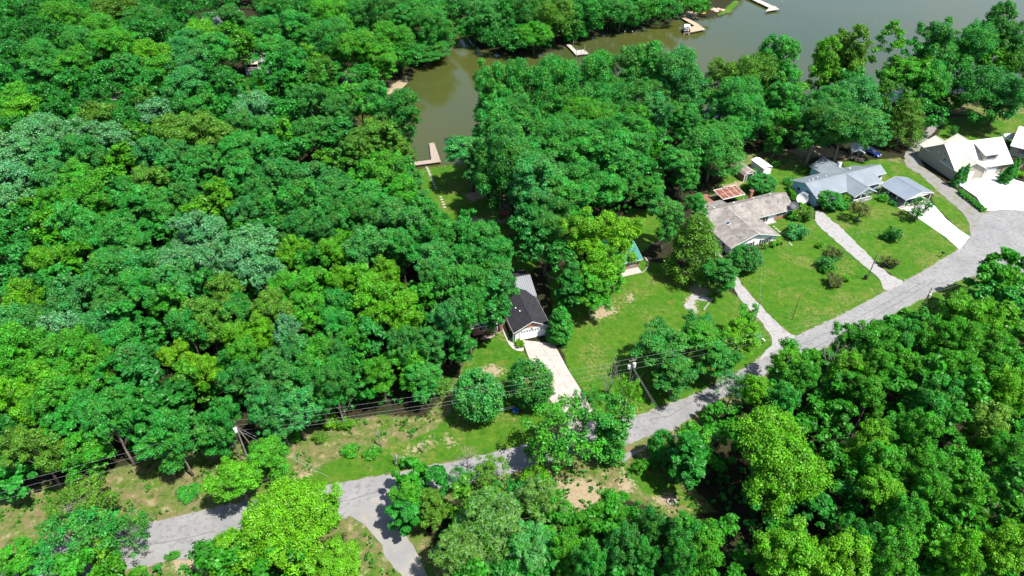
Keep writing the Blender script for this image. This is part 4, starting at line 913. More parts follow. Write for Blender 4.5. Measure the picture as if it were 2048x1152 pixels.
# --- dark roofed house with the white garage front
def house_black():
    h = thing('house', 'house with black shingle roof, white garage front and grey ribbed metal roof section', 'house', (3.85, 96.35, 0), R_(17))
    # garage wing: x -3.35..3.35, y .45..; brown gable above white front
    gable_wing(h, -3.3, 3.3, .45, 10.2, 2.55, 4.35, 'y', M['white_siding'], M['black_shingle'], M['white_trim'], .38)
    MB().prism([(-2.75,2.86),(2.75,2.86),(0,4.30)], .40, .449, 'y').build('gable_panel', M['brown_siding'], h)
    garage_door(h, 'F', .45, .2, 4.9, 2.15, 9, .06, True)
    mb = MB().box(-.12, .12, .30, .44, 2.45, 2.6); mb.lathe([(.03,0),(.09,.05),(.05,.12)], (-.0,.26,2.42), 8); mb.build('wall_lamp', M['dark_trim'], h)
    # house body: metal front slope, black back slope
    gable_wing(h, -8.5, 3.5, 9.6, 17.6, 2.7, 4.5, 'x', M['brown_siding'], M['black_shingle'], M['white_trim'], .4)
    sl = 1.8/4.0
    MB().prism([(9.2-.05, 2.7-.4*sl+.16),(13.58, 4.5+.16-.009),(13.58, 4.5+.20),(9.15, 2.7-.4*sl+.20)], -2.6, 3.93, 'x').build('metal_roof', M['metal_ribs'], h)
    gable_wing(h, -6.2, 1.0, 17., 24., 2.6, 4.2, 'y', M['brown_siding'], M['black_shingle'], M['white_trim'], .35, ends=(0,1))
    # front left wing with entry, mostly under the trees
    gable_wing(h, -10.5, -4.6, 4.2, 10.2, 2.5, 4.0, 'x', M['brick'], M['black_shingle'], M['white_trim'], .4, ends=(1,0))
    door(h, 'F', 4.2, -6.2); window(h, 'F', 4.2, -8.6, .9, 1.5, 1.2)
    window(h, 'L', -3.3, 3.4, .9, 1.2, 1.2); window(h, 'R', 3.5, 12.5, .9, 1.2, 1.2)
    pipe(h, -1.2, 4.2, 3.65, .3); pipe(h, -1.6, 5.6, 3.4, .25)
    mb = MB().tube([(-3.72,.2,2.5),(-3.72,.2,.1)], .05, 6); mb.build('downspout', M['white_trim'], h)
    # bin, planter and stones
    t = thing('wheelie_bin', 'dark grey wheeled bin standing at the garage corner', 'bin', (*G(1094,677), .05), R_(10))
    MB().poly([(-.26,-.3,.1),(.26,-.3,.1),(.26,.3,.1),(-.26,.3,.1),(-.32,-.38,1.0),(.32,-.38,1.0),(.32,.38,1.0),(-.32,.38,1.0)], [(3,2,1,0),(4,5,6,7),(0,1,5,4),(1,2,6,5),(2,3,7,6),(3,0,4,7)]).build('body', M['dark_grey'], t)
    MB().prism([(-.42,1.0),(.44,1.0),(.40,1.1),(-.30,1.14)], -.35, .35, 'x').build('lid', M['dark_grey'], t)
    for s in (-1, 1): MB().prism([(.30+.11*math.cos(k*.785), .11+.11*math.sin(k*.785)) for k in range(8)], s*.30-.04, s*.30+.04, 'x').build('wheel', M['tyre'], t)
    t = thing('planter_pot', 'terracotta pot at the garage door corner', 'pot', (*G(1045,684), .05))
    MB().lathe([(.13,0),(.2,.3),(.23,.32),(.23,.38),(.17,.38),(.15,.3)], (0,0,0), 12).build('pot', M['brick'], t); 
    t2 = MB().lathe([(.05,0),(.2,.12),(.16,.3),(.03,.36)], (0,0,.3), 9).build('foliage', M['yellow'], t)
house_black()
# --- long grey shingled house
def house_grey():
    o = Vector((47.57,122.72)); a = R_(22.1)
    h = thing('house', 'white house with weathered grey shingle roof and front gable wing', 'house', (o.x, o.y, 0), a)
    # local: wing eave left corner (0,0), wing 13.25 wide; main block front eave 7.7 back
    gable_wing(h, .5, 12.75, .45, 11.5, 2.5, 4.42, 'y', M['white_siding'], M['grey_shingle'], M['white_trim'], .5, ends=(1,0))
    gable_wing(h, .9, 23.2, 8.35, 15.3, 2.5, 4.46, 'x', M['white_siding'], M['grey_shingle'], M['white_trim'], .55)
    # low back extension
    MB().box(3.5, 9.5, 15.3, 17.2, -.1, 2.3).build('wall', M['white_siding'], h)
    MB().prism([(14.6, 2.95),(17.6, 2.32),(17.6, 2.44),(14.6, 3.07)], 3.2, 9.8, 'x').build('roof', M['grey_shingle'], h)
    # porch at the inner corner
    MB().box(12.76, 18.6, 7.2, 8.34, -.05, .25).build('porch_floor', M['concrete'], h)
    mb = MB(); mb.box(12.9, 16.8, 8.26, 8.349, .25, 2.4); mb.build('entry_recess', M['screen'], h)
    door(h, 'F', 8.25, 15.6, .95, 2.0, M['shutter'], .25)
    MB().box(18.7, 23.21, 8.30, 8.347, -.05, .75).build('brick_skirt', M['brick'], h)
    window(h, 'F', 8.35, 20.6, 1.0, 1.5, 1.15, None, 1, M['shutter'])
    window(h, 'F', .45, 5.6, .85, 1.35, 1.35, None, 1, M['shutter'])
    window(h, 'F', .45, 9.7, .75, 2.1, 1.45, None, 2, M['shutter'])
    MB().box(8.0, 12.751, .40, .448, -.05, .55).build('brick_skirt', M['brick'], h)
    door(h, 'L', .5, 2.9, .95, 2.05, M['red_shutter']); window(h, 'L', .5, 6.8, .9, .9, 1.2)
    MB().prism([(3.0,.9),(3.9,.9),(3.9,.0),(3.0,.0)], -.6, .49, 'x').build('side_step', M['concrete'], h) if False else MB().box(-.9, .49, 2.2, 3.6, -.05, .14).build('side_step', M['concrete'], h)
    # skylight on the shaded wing slope
    sl = (4.42-2.5)/6.125
    x0, x1 = 3.4, 4.35; y0, y1 = 6.4, 7.3
    zf = lambda x: 2.5 + (x-.5)*sl + .14
    MB().poly([(x0,y0,zf(x0)-.02),(x1,y0,zf(x1)-.02),(x1,y1,zf(x1)-.02),(x0,y1,zf(x0)-.02),(x0,y0,zf(x0)+.14),(x1,y0,zf(x1)+.14),(x1,y1,zf(x1)+.14),(x0,y1,zf(x0)+.14)], [(3,2,1,0),(4,5,6,7),(0,1,5,4),(1,2,6,5),(2,3,7,6),(3,0,4,7)]).build('skylight', M['steel'], h)
    e = .07
    MB().poly([(x0+e,y0+e,zf(x0+e)+.10),(x1-e,y0+e,zf(x1-e)+.10),(x1-e,y1-e,zf(x1-e)+.10),(x0+e,y1-e,zf(x0+e)+.10),(x0+e,y0+e,zf(x0+e)+.155),(x1-e,y0+e,zf(x1-e)+.155),(x1-e,y1-e,zf(x1-e)+.155),(x0+e,y1-e,zf(x0+e)+.155)], [(3,2,1,0),(4,5,6,7),(0,1,5,4),(1,2,6,5),(2,3,7,6),(3,0,4,7)]).build('skylight_pane', M['glass'], h)
    for x in (4.0, 9.5, 15.0, 19.8): pipe(h, x, 12.6, 4.25, .35, .09)
    c = MB().box(16.2, 16.8, 14.9, 15.5, 2., 4.7); c.box(16.1, 16.9, 14.8, 15.6, 4.7, 4.85); c.build('chimney', M['brick'], h)
    MB().tube([(16.5,15.2,4.8),(16.5,15.2,5.2)], .16, 8).build('chimney_pot', M['dark_trim'], h)
    # black dish on the right roof corner
    d = thing('satellite_dish', 'large black mesh dish at the right roof corner of the grey house', 'dish', tuple(h.matrix_basis @ Vector((23.0, 7.6, 0))), a)
    dish(None, '', 1.05, None, (-.2,-.55,.8), 3.3).build('reflector', M['dark_grey'], d)
    MB().tube([(0,0,0),(0,0,3.3)], .05, 6).build('mast', M['dark_grey'], d)
    MB().tube([(0,0,3.35),(-.2,-.55,4.15)], .03, 5).build('feed_arm', M['dark_grey'], d)
    # back deck and rusty pergola
    dk = thing('wooden_deck', 'reddish wooden deck with railing behind the grey house', 'deck', tuple(h.matrix_basis @ Vector((7.2, 17.6, 0))), a)
    MB().box(-3.2, 3.4, 0, 6.2, .3, .45).build('deck_boards', M['deck_red'], dk)
    for x in (-3.1, 3.3):
        for y in (.1, 3.1, 6.1): MB().box(x-.06, x+.06, y-.06, y+.06, -.1, 1.35).build('post', M['pole_wood'], dk)
    mb = MB()
    for z in (.85, 1.3): mb.tube([(-3.1,.1,z),(-3.1,6.1,z),(3.3,6.1,z)], .035, 4)
    for k in range(12): mb.tube([(-3.1+6.4*k/12,6.1,.4),(-3.1+6.4*k/12,6.1,1.3)], .02, 4)
    mb.build('railing', M['pole_wood'], dk)
    pg = thing('pergola', 'rust streaked metal canopy on posts beside the reddish deck', 'pergola', tuple(h.matrix_basis @ Vector((11.0, 17.7, 0))), a)
    MB().prism([(0, 2.15),(4.0, 2.5),(4.0, 2.56),(0, 2.21)], -.3, 6.1, 'x').build('canopy', M['rust'], pg)
    mb = MB(); mb.prism([(-.05,2.12),(.05,2.12),(.05,2.3),(-.05,2.3)], -.35, 6.15, 'x'); mb.prism([(3.98,2.45),(4.08,2.45),(4.08,2.64),(3.98,2.64)], -.35, 6.15, 'x')
    for x in (-.35, 1.6, 3.2, 4.8, 6.07): mb.poly([(x,0.06,2.222),(x+.08,0.06,2.222),(x+.08,3.97,2.575),(x,3.97,2.575),(x,0.06,2.30),(x+.08,0.06,2.30),(x+.08,3.97,2.65),(x,3.97,2.65)], [(3,2,1,0),(4,5,6,7),(0,1,5,4),(1,2,6,5),(2,3,7,6),(3,0,4,7)])
    mb.build('frame', M['white_trim'], pg)
    for x in (-.2, 6.0):
        for y in (.15, 3.85): MB().box(x-.05, x+.05, y-.05, y+.05, -.1, 2.15+.35*y/4).build('post', M['white_trim'], pg)
    # stepping stones round the front
    for k, (px, py) in enumerate(((1548,453),(1552,457),(1556,460),(1559,463.5),(1566,466),(1571,471),(1575,477.5),(1578,483),(1580,487),(1583,490))):
        x, y = G(px, py); MB().lathe([(.24,-.02),(.26,.03),(.2,.05)], (x,y,0), 7).build('stepping_stone', M['stone'])
        tag(bpy.context.scene.collection.objects[-1], 'pale stepping stone in the curved lawn path at the front gable', 'stepping stone', 'stepping stones by the grey house')
house_grey()
# --- blue house, cross gabled
def house_blue():
    a = R_(22); h = thing('house', 'pale blue house with cross-gabled grey-blue metal roof and white porch', 'house', (73.22, 142.93, 0), a)
    # local: left front eave corner (0,0); 20.4 wide, 9.36 deep
    gable_wing(h, .4, 20.0, .45, 8.95, 2.72, 4.30, 'x', M['blue_siding'], M['blue_metal'], M['white_trim'], .42)
    gable_wing(h, 9.45, 15.45, -2.5, 4.9, 2.70, 4.25, 'y', M['blue_siding'], M['blue_metal_side'], M['white_trim'], .42, ends=(1,0), walls=False)
    gable_wing(h, 9.9, 16.3, 4.6, 13.2, 2.68, 4.24, 'y', M['blue_siding'], M['blue_metal_side'], M['white_trim'], .4, ends=(0,1))
    # front porch under the gable: posts, rails, dark screens
    MB().box(9.5, 15.4, -2.3, .44, -.05, .35).build('porch_floor', M['concrete'], h)
    MB().prism([(9.5,2.69),(15.4,2.69),(12.45,4.18)], -2.34, -2.28, 'y').build('gable_panel', M['white_siding'], h)
    for x in (9.55, 11.5, 13.4, 15.3): MB().box(x-.09, x+.09, -2.4, -2.22, .3, 2.70).build('porch_post', M['white_trim'], h)
    mb = MB(); mb.box(9.5, 15.4, -2.37, -2.25, 1.15, 1.27); mb.box(9.5, 15.4, -2.37, -2.25, 2.52, 2.68); mb.box(9.5, 15.4, -2.35, -2.27, .35, .47)
    for k in range(24): mb.box(9.6+k*.245, 9.68+k*.245, -2.34, -2.28, .47, 1.15)
    for y in (-2.2, .3): pass
    mb.box(9.48, 9.6, -2.2, .4, 1.15, 1.27); mb.box(15.3, 15.42, -2.2, .4, 1.15, 1.27); mb.build('porch_rail', M['white_trim'], h)
    MB().box(9.7, 15.2, -.2, -.12, .36, 2.6).build('porch_screen', M['screen'], h)
    door(h, 'F', -.2, 12.4, .95, 2.0, M['white_trim'], .36)
    # left gable side: door hood, steps, dish
    mb = MB().prism([(2.2,2.42),(4.0,2.42),(4.0,2.5),(2.2,2.5)], -1.4, .39, 'x'); mb.build('door_hood', M['blue_metal'], h)
    door(h, 'L', .4, 3.1, .95, 2.0, M['shutter'], .4); MB().box(-1.4, .39, 2.3, 3.9, -.05, .36).build('side_step', M['concrete'], h)
    mb = MB(); 
    for y in (2.35, 3.85): mb.tube([(-1.35,y,.3),(-1.35,y,1.25),(.3,y,1.25)], .03, 5)
    mb.build('step_rail', M['white_trim'], h)
    window(h, 'F', .45, 3.2, 1.0, 1.5, 1.2); window(h, 'F', .45, 6.8, 1.0, 1.5, 1.2, None, 1); window(h, 'F', .45, 17.8, .9, 2.4, 1.4, None, 3); window(h, 'L', .4, 6.6, 1.1, 1.2, 1.1)
    # side annex with white railings
    gable_wing(h, 20.45, 25.0, 4.0, 8.2, 2.4, 3.35, 'x', M['white_siding'], M['blue_metal'], M['white_trim'], .4, ends=(0,1))
    window(h, 'F', 4.0, 21.6, .7, 1.3, 1.4, None, 1); window(h, 'F', 4.0, 23.7, .7, 1.3, 1.4, None, 1)
    MB().box(16.6, 24.6, 1.5, 3.98, -.05, .3).build('side_deck', M['wood_grey'], h)
    mb = MB()
    for z in (.7, 1.15): mb.box(16.7, 24.5, 1.52, 1.6, z, z+.08)
    for k in range(28): mb.box(16.75+k*.285, 16.81+k*.285, 1.53, 1.59, .3, 1.15)
    mb.build('deck_rail', M['white_trim'], h)
    for x, y in ((3.4,6.0),(5.2,6.4),(7.0,5.6),(1.6,5.3),(2.3,4.9)): pipe(h, x, y, 4.3-abs(y-4.7)*.37+.1, .25, .07)
    pipe(h, 15.9, 6.9, 3.6, .4, .1)
    c = MB().box(13.9, 14.7, 8.6, 9.3, 3., 5.0); c.build('chimney', M['white_siding'], h); MB().tube([(14.3,8.95,4.95),(14.3,8.95,5.5)], .14, 8).build('chimney_pot', M['dark_trim'], h)
    d = thing('satellite_dish', 'big white satellite dish on a mast beside the blue gable wall', 'dish', (*G(1601,411), 0), 0)
    dish(None, '', 1.35, None, (-.55,-.75,.45), 2.0).build('reflector', M['white_trim'], d); MB().tube([(0,0,0),(0,0,2.0)], .07, 6).build('mast', M['steel'], d)
    MB().tube([(0,0,2.),(-.5,-.68,2.45)], .03, 5).build('feed_arm', M['steel'], d)
    m = thing('antenna_mast', 'tall thin dark mast at the back corner of the blue house', 'mast', (*G(1580,375), 0), 0)
    MB().tube([(0,0,-.2),(0,0,6.3)], .05, 6).build('pole', M['dark_trim'], m); MB().tube([(-.3,0,6.2),(.3,0,6.2)], .02, 4).build('antenna', M['steel'], m)
    # low stone edging before the porch
    mb = MB()
    for k in range(12):
        px, py = 1663+3.6*k, 415.5-.35*k; x, y = G(px, py); mb.box(x-.22, x+.22, y-.12, y+.12, -.02, .22)
    tag(mb.build('stone_edging', M['stone']), 'pale stone bed edging in front of the blue house', 'edging')
house_blue()
def carport():
    a = R_(23); h = thing('carport', 'open carport with grey-blue gable roof, white gable end and slim posts', 'carport', (94.49, 142.45, 0), a)
    W, D = 9.0, 8.0
    gable_wing(h, .3, W-.3, .3, D-.2, 2.45, 3.62, 'y', M['white_trim'], M['carport_metal'], M['white_trim'], .3, .1, walls=False)
    for y in (.12, D-.05): MB().prism([(.1,2.32),(W-.1,2.32),(W-.1,2.42),(W/2,3.6),(.1,2.42)], y, y+.06, 'y').build('gable_panel', M['white_siding'], h)
    for x in (.35, W-.35):
        for y in (.3, 2.8, 5.3, D-.25): MB().box(x-.07, x+.07, y-.07, y+.07, 0, 2.45).build('post', M['white_trim'], h)
    mb = MB(); mb.box(.28, .42, .4, D-.4, 2.28, 2.44); mb.box(W-.42, W-.28, .4, D-.4, 2.28, 2.44); mb.build('beam', M['white_trim'], h)
    MB().box(-.7, W+.1, -.2, D-.3, -.1, .09).build('slab', M['concrete'], h)
    MB().box(W-.5, W-.35, 4., D-.3, .09, 1.3).build('side_panel', M['white_siding'], h)
carport()
def house_cream():
    a = R_(13.5); h = thing('house', 'two-storey cream house with pale metal roof, dormer and two garage doors', 'house', (113.35, 155.41, 0), a)
    W = 17.0; wl, rf, tr = M['cream_siding'], M['white_metal'], M['white_trim']
    # main body, front wall at y=1.5 right of the garage gable
    MB().prism([(1.2,-.1),(12.2,-.1),(12.2,3.5),(7.0,7.1),(1.2,2.97)], 0, W, 'x').build('wall', wl, h)
    th = .13; ez = 2.97-.5*.712
    MB().prism([(.65,ez),(7.0,7.12),(12.6,3.24),(12.6,3.24+th),(7.0,7.12+th),(.65,ez+th)], -.35, W+.35, 'x').build('roof', rf, h)
    # front garage gable
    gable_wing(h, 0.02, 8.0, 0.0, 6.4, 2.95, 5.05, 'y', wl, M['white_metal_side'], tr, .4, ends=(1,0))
    garage_door(h, 'F', 0.0, 3.4, 3.0, 2.2, 3); garage_door(h, 'F', 1.2, 11.9, 2.7, 2.15, 3)
    door(h, 'F', 1.2, 9.0, .95, 2.05, M['white_trim'])
    for x in (8.25,): MB().box(x-.12, x+.12, -.15, .12, 0, 2.75).build('porch_post', tr, h)
    # shed dormer
    MB().poly([(8.4,2.0,3.2),(12.7,2.0,3.2),(12.7,2.0,5.55),(8.4,2.0,5.55),(8.4,6.6,6.2),(12.7,6.6,6.2),(12.7,6.6,6.65),(8.4,6.6,6.65)], [(0,1,2,3),(1,5,6,2),(5,4,7,6),(4,0,3,7),(3,2,6,7),(4,5,1,0)]).build('dormer', wl, h)
    MB().prism([(1.6,5.55),(6.8,6.95),(6.8,7.06),(1.6,5.67)], 8.1, 13.0, 'x').build('dormer_roof', rf, h)
    window(h, 'F', 2.0, 10.5, 4.0, 3.3, 1.2, tr, 5, None, 1)
    # left gable windows
    for u, z, w, hh in ((5.2,3.4,1.3,1.5),(5.9,5.3,.85,.95),(7.9,5.0,.5,.6),(3.3,4.1,.5,.6)): window(h, 'L', 0, u, z-.8, w, hh, tr, 1, None, 2)
    # rear wings
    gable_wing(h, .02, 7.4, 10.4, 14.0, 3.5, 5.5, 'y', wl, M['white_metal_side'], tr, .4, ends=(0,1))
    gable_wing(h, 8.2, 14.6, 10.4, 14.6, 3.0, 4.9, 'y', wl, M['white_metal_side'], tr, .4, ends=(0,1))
    # brick doorside pads and lamp
    for x in (5.3, 8.95, 13.6): MB().box(x-.35, x+.35, -.55 if x < 6 else .6, -.1 if x < 6 else 1.1, 0, .07).build('door_mat', M['brick'], h)
    MB().box(14.3, 14.45, 1.05, 1.19, 2.2, 2.5).build('wall_lamp', M['dark_trim'], h)
    mb = MB().box(15.0, 16.6, 1.05, 1.198, .2, 2.0); mb.build('side_panel', M['tan_siding'], h)
    # spare tyre leaning on the side wall, small white fence at the corner
    t = thing('spare_tyre', 'black tyre leaning against the cream side wall', 'tyre', (*G(1886.5,347), 0), a)
    MB().tube([(0, .38*math.cos(k*.4488), .38+.38*math.sin(k*.4488)) for k in range(15)], .11, 6).build('tread', M['tyre'], t)
    f = thing('picket_fence', 'short white rail fence at the front corner of the cream house', 'fence', (*G(1909,373), 0), R_(-35))
    for x in (0, .9, 1.8): MB().box(x-.05, x+.05, -.05, .05, 0, 1.0).build('post', tr, f)
    for z in (.4, .8): MB().box(0, 1.8, -.02, .02, z, z+.09).build('rail', tr, f)
    f = thing('picket_fence', 'leaning pale rail fence between the two right houses', 'fence', (*G(2034,342), 0), R_(40))
    for x in (0, 1.5, 3.0): MB().box(x-.06, x+.06, -.06, .06, 0, 1.1).build('post', M['wood_tan'], f)
    for z in (.4, .85): MB().box(0, 3.0, -.02, .02, z, z+.1).build('rail', M['wood_tan'], f)
    # neighbour at the frame edge
    b = thing('house', 'cream house with red shutters cut off by the right edge', 'house', (135.3, 169.9, 0), R_(-36))
    gable_wing(b, 0, 15, 0, 9.5, 3.0, 6.4, 'x', M['cream_siding'], M['white_metal'], tr, .45)
    window(b, 'F', 0, 3.0, 1.1, 1.3, 1.3, tr, 1, M['red_shutter'], 2); window(b, 'F', 0, 7.5, 1.1, 1.3, 1.3, tr, 1, M['red_shutter'], 2); window(b, 'L', 0, 4.7, 1.1, 1.3, 1.3, tr, 1, None, 2)
    mb = MB().tube([(3.2,3.0,5.2),(3.2,3.0,6.4)], .03, 5); mb.tube([(2.6,3.,6.2),(3.8,3.,6.2)], .02, 4); mb.tube([(2.8,2.8,6.),(3.6,3.2,6.)], .02, 4); mb.build('antenna', M['dark_trim'], b)
    g = thing('breezeway', 'small white roofed passage between the two cream houses', 'breezeway', (*G(2005,293), 0), R_(10))
    gable_wing(g, 0, 3.2, 0, 2.4, 2.4, 3.1, 'x', M['white_siding'], M['white_metal'], tr, .3, walls=False)
    for x in (.1, 3.1):
        for y in (.1, 2.3): MB().box(x-.07, x+.07, y-.07, y+.07, 0, 2.4).build('post', tr, g)
house_cream()
def house_green():
    h = thing('house', 'small tan house with green metal roof half hidden by the yellow-green tree', 'house', (27.3, 119.1, 0), R_(19))
    gable_wing(h, -9.0, .0, .0, 8.4, 2.45, 3.85, 'x', M['tan_siding'], M['green_metal'], M['white_trim'], .5)
    window(h, 'F', 0, -1.6, .9, 1.3, 1.1); window(h, 'F', 0, -6.8, .9, 1.3, 1.1); door(h, 'F', 0, -4.2)
    MB().box(-5.6, -.2, -2.0, -.01, -.05, .1).build('patio', M['concrete'], h)
    mb = MB().tube([(-.7,1.6,2.9),(-.7,1.6,4.1)], .03, 5); mb.tube([(-1.2,1.6,4.0),(-.2,1.6,4.0)], .02, 4); mb.tube([(-1.0,1.4,3.8),(-.4,1.8,3.8)], .02, 4); mb.build('antenna', M['dark_trim'], h)
    for k in range(16):
        t = k/15; x, y = 29.1+.9*math.sin(t*2.4)-1.9*t*t, 122.6-5.4*t
        o = MB().lathe([(.16,-.02),(.2,.1),(.12,.2)], (x, y, 0), 6).build('edging_stone', M['stone']); tag(o, 'pale stone in the bed edging right of the green roofed house', 'stone', 'edging stones by the green roofed house')
    for k in range(14):
        px, py = 1088+k*4.2, 545+7*math.sin(k*.35)+k*1.2; x, y = G(px, py)
        o = MB().lathe([(.2,-.02),(.26,.12),(.15,.26)], (x, y, 0), 6).build('edging_stone', M['stone']); tag(o, 'pale stone in the curved row in the shaded back lawn', 'stone', 'edging stones in the shaded lawn')
house_green()
def outbuildings():
    a = R_(23); b = thing('barn_shed', 'small barn shed with brown gambrel roof and white trimmed doors', 'shed', (59.27,155.39,0), a)
    prof = [(0,1.7),(.55,2.3),(1.8,2.75),(3.05,2.3),(3.6,1.7)]
    MB().prism([(0.05,-.05),(3.55,-.05)] + [(3.55,1.68),(3.02,2.27),(1.8,2.71),(.58,2.27),(.05,1.68)], .1, 5.2, 'y').build('wall', M['tan_siding'], b)
    up = [(u+(-.1 if u < 1 else .1 if u > 2.6 else 0), z+.1) for u, z in prof]
    MB().prism(prof + up[::-1], 0, 5.3, 'y').build('roof', varied('brown_shingle', (.15,.12,.11), (.22,.18,.165), 1., .9), b)
    MB().box(1.0, 2.6, .02, .09, .1, 1.9).build('doorway', M['screen'], b)
    mb = MB()
    for x in (.93, 2.67): mb.box(x-.07, x+.07, .0, .08, .05, 1.95)
    mb.box(.86, 2.74, .0, .078, 1.95, 2.1)
    for x in (.1, 3.5): mb.box(x-.08, x+.08, .0, .085, -.05, 1.65)
    mb.build('trim', M['white_trim'], b)
    MB().prism(prof + up[::-1], -.08, -.002, 'y').build('fascia', M['white_trim'], b)
    s = thing('metal_shed', 'narrow white metal shed with low gable roof', 'shed', (65.16,158.7,0), R_(22))
    gable_wing(s, 0, 2.5, 0, 5.0, 2.0, 2.45, 'y', M['white_siding'], varied('white_roof', (.66,.70,.72), (.72,.75,.77), 1., .5), M['white_trim'], .12, .08)
    MB().box(.6, 1.9, -.03, .05, .08, 1.75).build('door', M['white_door'], s)
    c = thing('garden_cabin', 'tan open-fronted cabin with white roof left of the blue car', 'cabin', (91.6,167.95,0), R_(-14))
    MB().box(0, 2.9, .9, 4.2, -.05, 2.0).build('wall', M['wood_tan'], c); MB().box(.25, 1.5, .84, .91, .1, 1.85).build('doorway', M['screen'], c)
    gable_wing(c, -.1, 3.0, -.3, 4.3, 2.05, 2.75, 'y', M['wood_tan'], varied('cabin_roof', (.6,.62,.66), (.7,.71,.74), .8, .6), M['white_trim'], .15, .1, walls=False)
    for x in (.05, 2.85): MB().box(x-.07, x+.07, -.1, .04, -.05, 2.1).build('post', M['wood_tan'], c)
    pipe(c, 1.2, 1.0, 2.65, .25)
    def heap(name, px, py, r, hh, mat, lab, cat, sd):
        rr = random.Random(sd); x, y = G(px, py); mb = MB()
        for k in range(9):
            q = Vector((rr.uniform(-r,r), rr.uniform(-r*.6,r*.6), 0)); z = hh*(1-q.length/r*.6); w = rr.uniform(.25,.5)*r
            mb.lathe([(w,-.05),(w*.9,z*.5),(w*.45,z*.9),(.03,z)], (q.x,q.y,0), 7)
        tag(mb.build(name, mat, None, False, (x,y,0)), lab, cat)
    heap('tarp_heap', 1707, 317, 1.0, .9, M['tarp'], 'tan tarp-covered heap in front of the cabin', 'heap', 1)
    heap('rubble_heap', 1720, 321, 1.2, .8, M['rubble'], 'pinkish rubble heap right of the tan tarp heap', 'heap', 2)
    heap('rubble_heap', 1436, 20, 2.6, .7, M['rubble'], 'brown brush heap on the far shore lawn', 'heap', 3)
    # houses glimpsed through the north-west woods
    h = thing('house', 'far grey-roofed house glimpsed at the top of the woods', 'house', (*G(412,62), 0), R_(15))
    gable_wing(h, 0, 13, 0, 9, 3.2, 5.4, 'x', M['white_siding'], varied('far_grey_roof', (.11,.11,.125), (.15,.15,.165), .5, .7), M['white_trim'], .5)
    window(h, 'F', 0, 3, 1.1, 1.4, 1.3); window(h, 'F', 0, 9, 1.1, 1.4, 1.3); door(h, 'F', 0, 6)
    h = thing('house', 'far white-blue house with covered deck and stairs in the woods', 'house', (*G(494,152), 0), R_(6))
    MB().box(0, 8, 2.6, 8.5, -.1, 4.2).build('wall', M['white_siding'], h)
    gable_wing(h, 0, 8, 2.6, 8.5, 4.2, 5.8, 'x', M['white_siding'], varied('far_roof', (.16,.16,.18), (.2,.2,.22), .5, .7), M['white_trim'], .5, walls=False)
    MB().box(0, 5.0, 0, 2.59, 1.7, 1.85).build('deck_floor', M['wood_grey'], h); MB().prism([(-.2,3.9),(2.59,4.3),(2.59,4.4),(-.2,4.0)], -.2, 4.4, 'x').build('porch_roof', M['wood_grey'], h)
    for x in (.1, 2.2, 4.3): MB().box(x-.08, x+.08, .05, .2, 0, 3.95).build('porch_post', M['white_trim'], h)
    mb = MB(); mb.box(0, 5.0, .08, .16, 2.7, 2.8); mb.box(0, 5., .08, .16, 2.2, 2.27)
    mb.build('porch_rail', M['white_trim'], h); MB().box(.2, 4.2, 2.5, 2.58, 1.9, 3.7).build('porch_screen', M['screen'], h)
    mb = MB()
    for k in range(8): mb.box(5.0+k*.32, 5.4+k*.32, .2, 1.4, 1.5-k*.2, 1.62-k*.2)
    mb.poly([(5.,.15,1.5),(7.6,.15,-.1),(7.6,.15,.15),(5.,.15,1.75),(5.,.22,1.5),(7.6,.22,-.1),(7.6,.22,.15),(5.,.22,1.75)], [(3,2,1,0),(4,5,6,7),(0,1,5,4),(1,2,6,5),(2,3,7,6),(3,0,4,7)])
    mb.build('stairs', M['white_trim'], h); window(h, 'F', 2.6, 6.4, 2.4, 1.3, 1.2)
    MB().box(.2, 4.8, .09, .15, .1, 1.6).build('lattice_skirt', M['blue_siding'], h)
    c = thing('carport', 'dark open carport deep in the woods with pinkish roof edge', 'carport', (*G(222,216), 0), R_(5))
    MB().prism([(0,2.5),(5,3.0),(5,3.08),(0,2.58)], 0, 5.5, 'x').build('roof', varied('old_roof', (.12,.09,.09), (.2,.14,.14), 1., .9), c)
    MB().box(-.05, 5.55, -.08, 0, 2.45, 2.7).build('fascia', varied('pink_trim', (.5,.36,.36), (.55,.42,.42), 1., .8), c)
    for x in (.1, 5.4):
        for y in (.1, 4.9): MB().box(x-.06, x+.06, y-.06, y+.06, 0, 2.5+.1*y).build('post', M['wood_grey'], c)
    t = thing('riding_mower', 'small red riding mower under the dark carport in the woods', 'mower', (*G(236,213), 0), R_(-70))
    MB().prism([(-.8,.35),(.5,.35),(.85,.45),(.8,.85),(.1,.95),(-.1,.6),(-.8,.6)], -.4, .4, 'y').build('body', M['red'], t)
    MB().prism([(-.65,.62),(-.15,.62),(-.2,.75),(-.5,.8),(-.62,1.15),(-.75,1.15)], -.25, .25, 'y').build('seat', M['black'], t)
    for x, r in ((-.55,.28),(.55,.2)):
        for y in (-.42,.42): MB().prism([(x+r*math.cos(k*.628), r+r*math.sin(k*.628)) for k in range(10)], y-.1, y+.1, 'y').build('wheel', M['tyre'], t)
outbuildings()
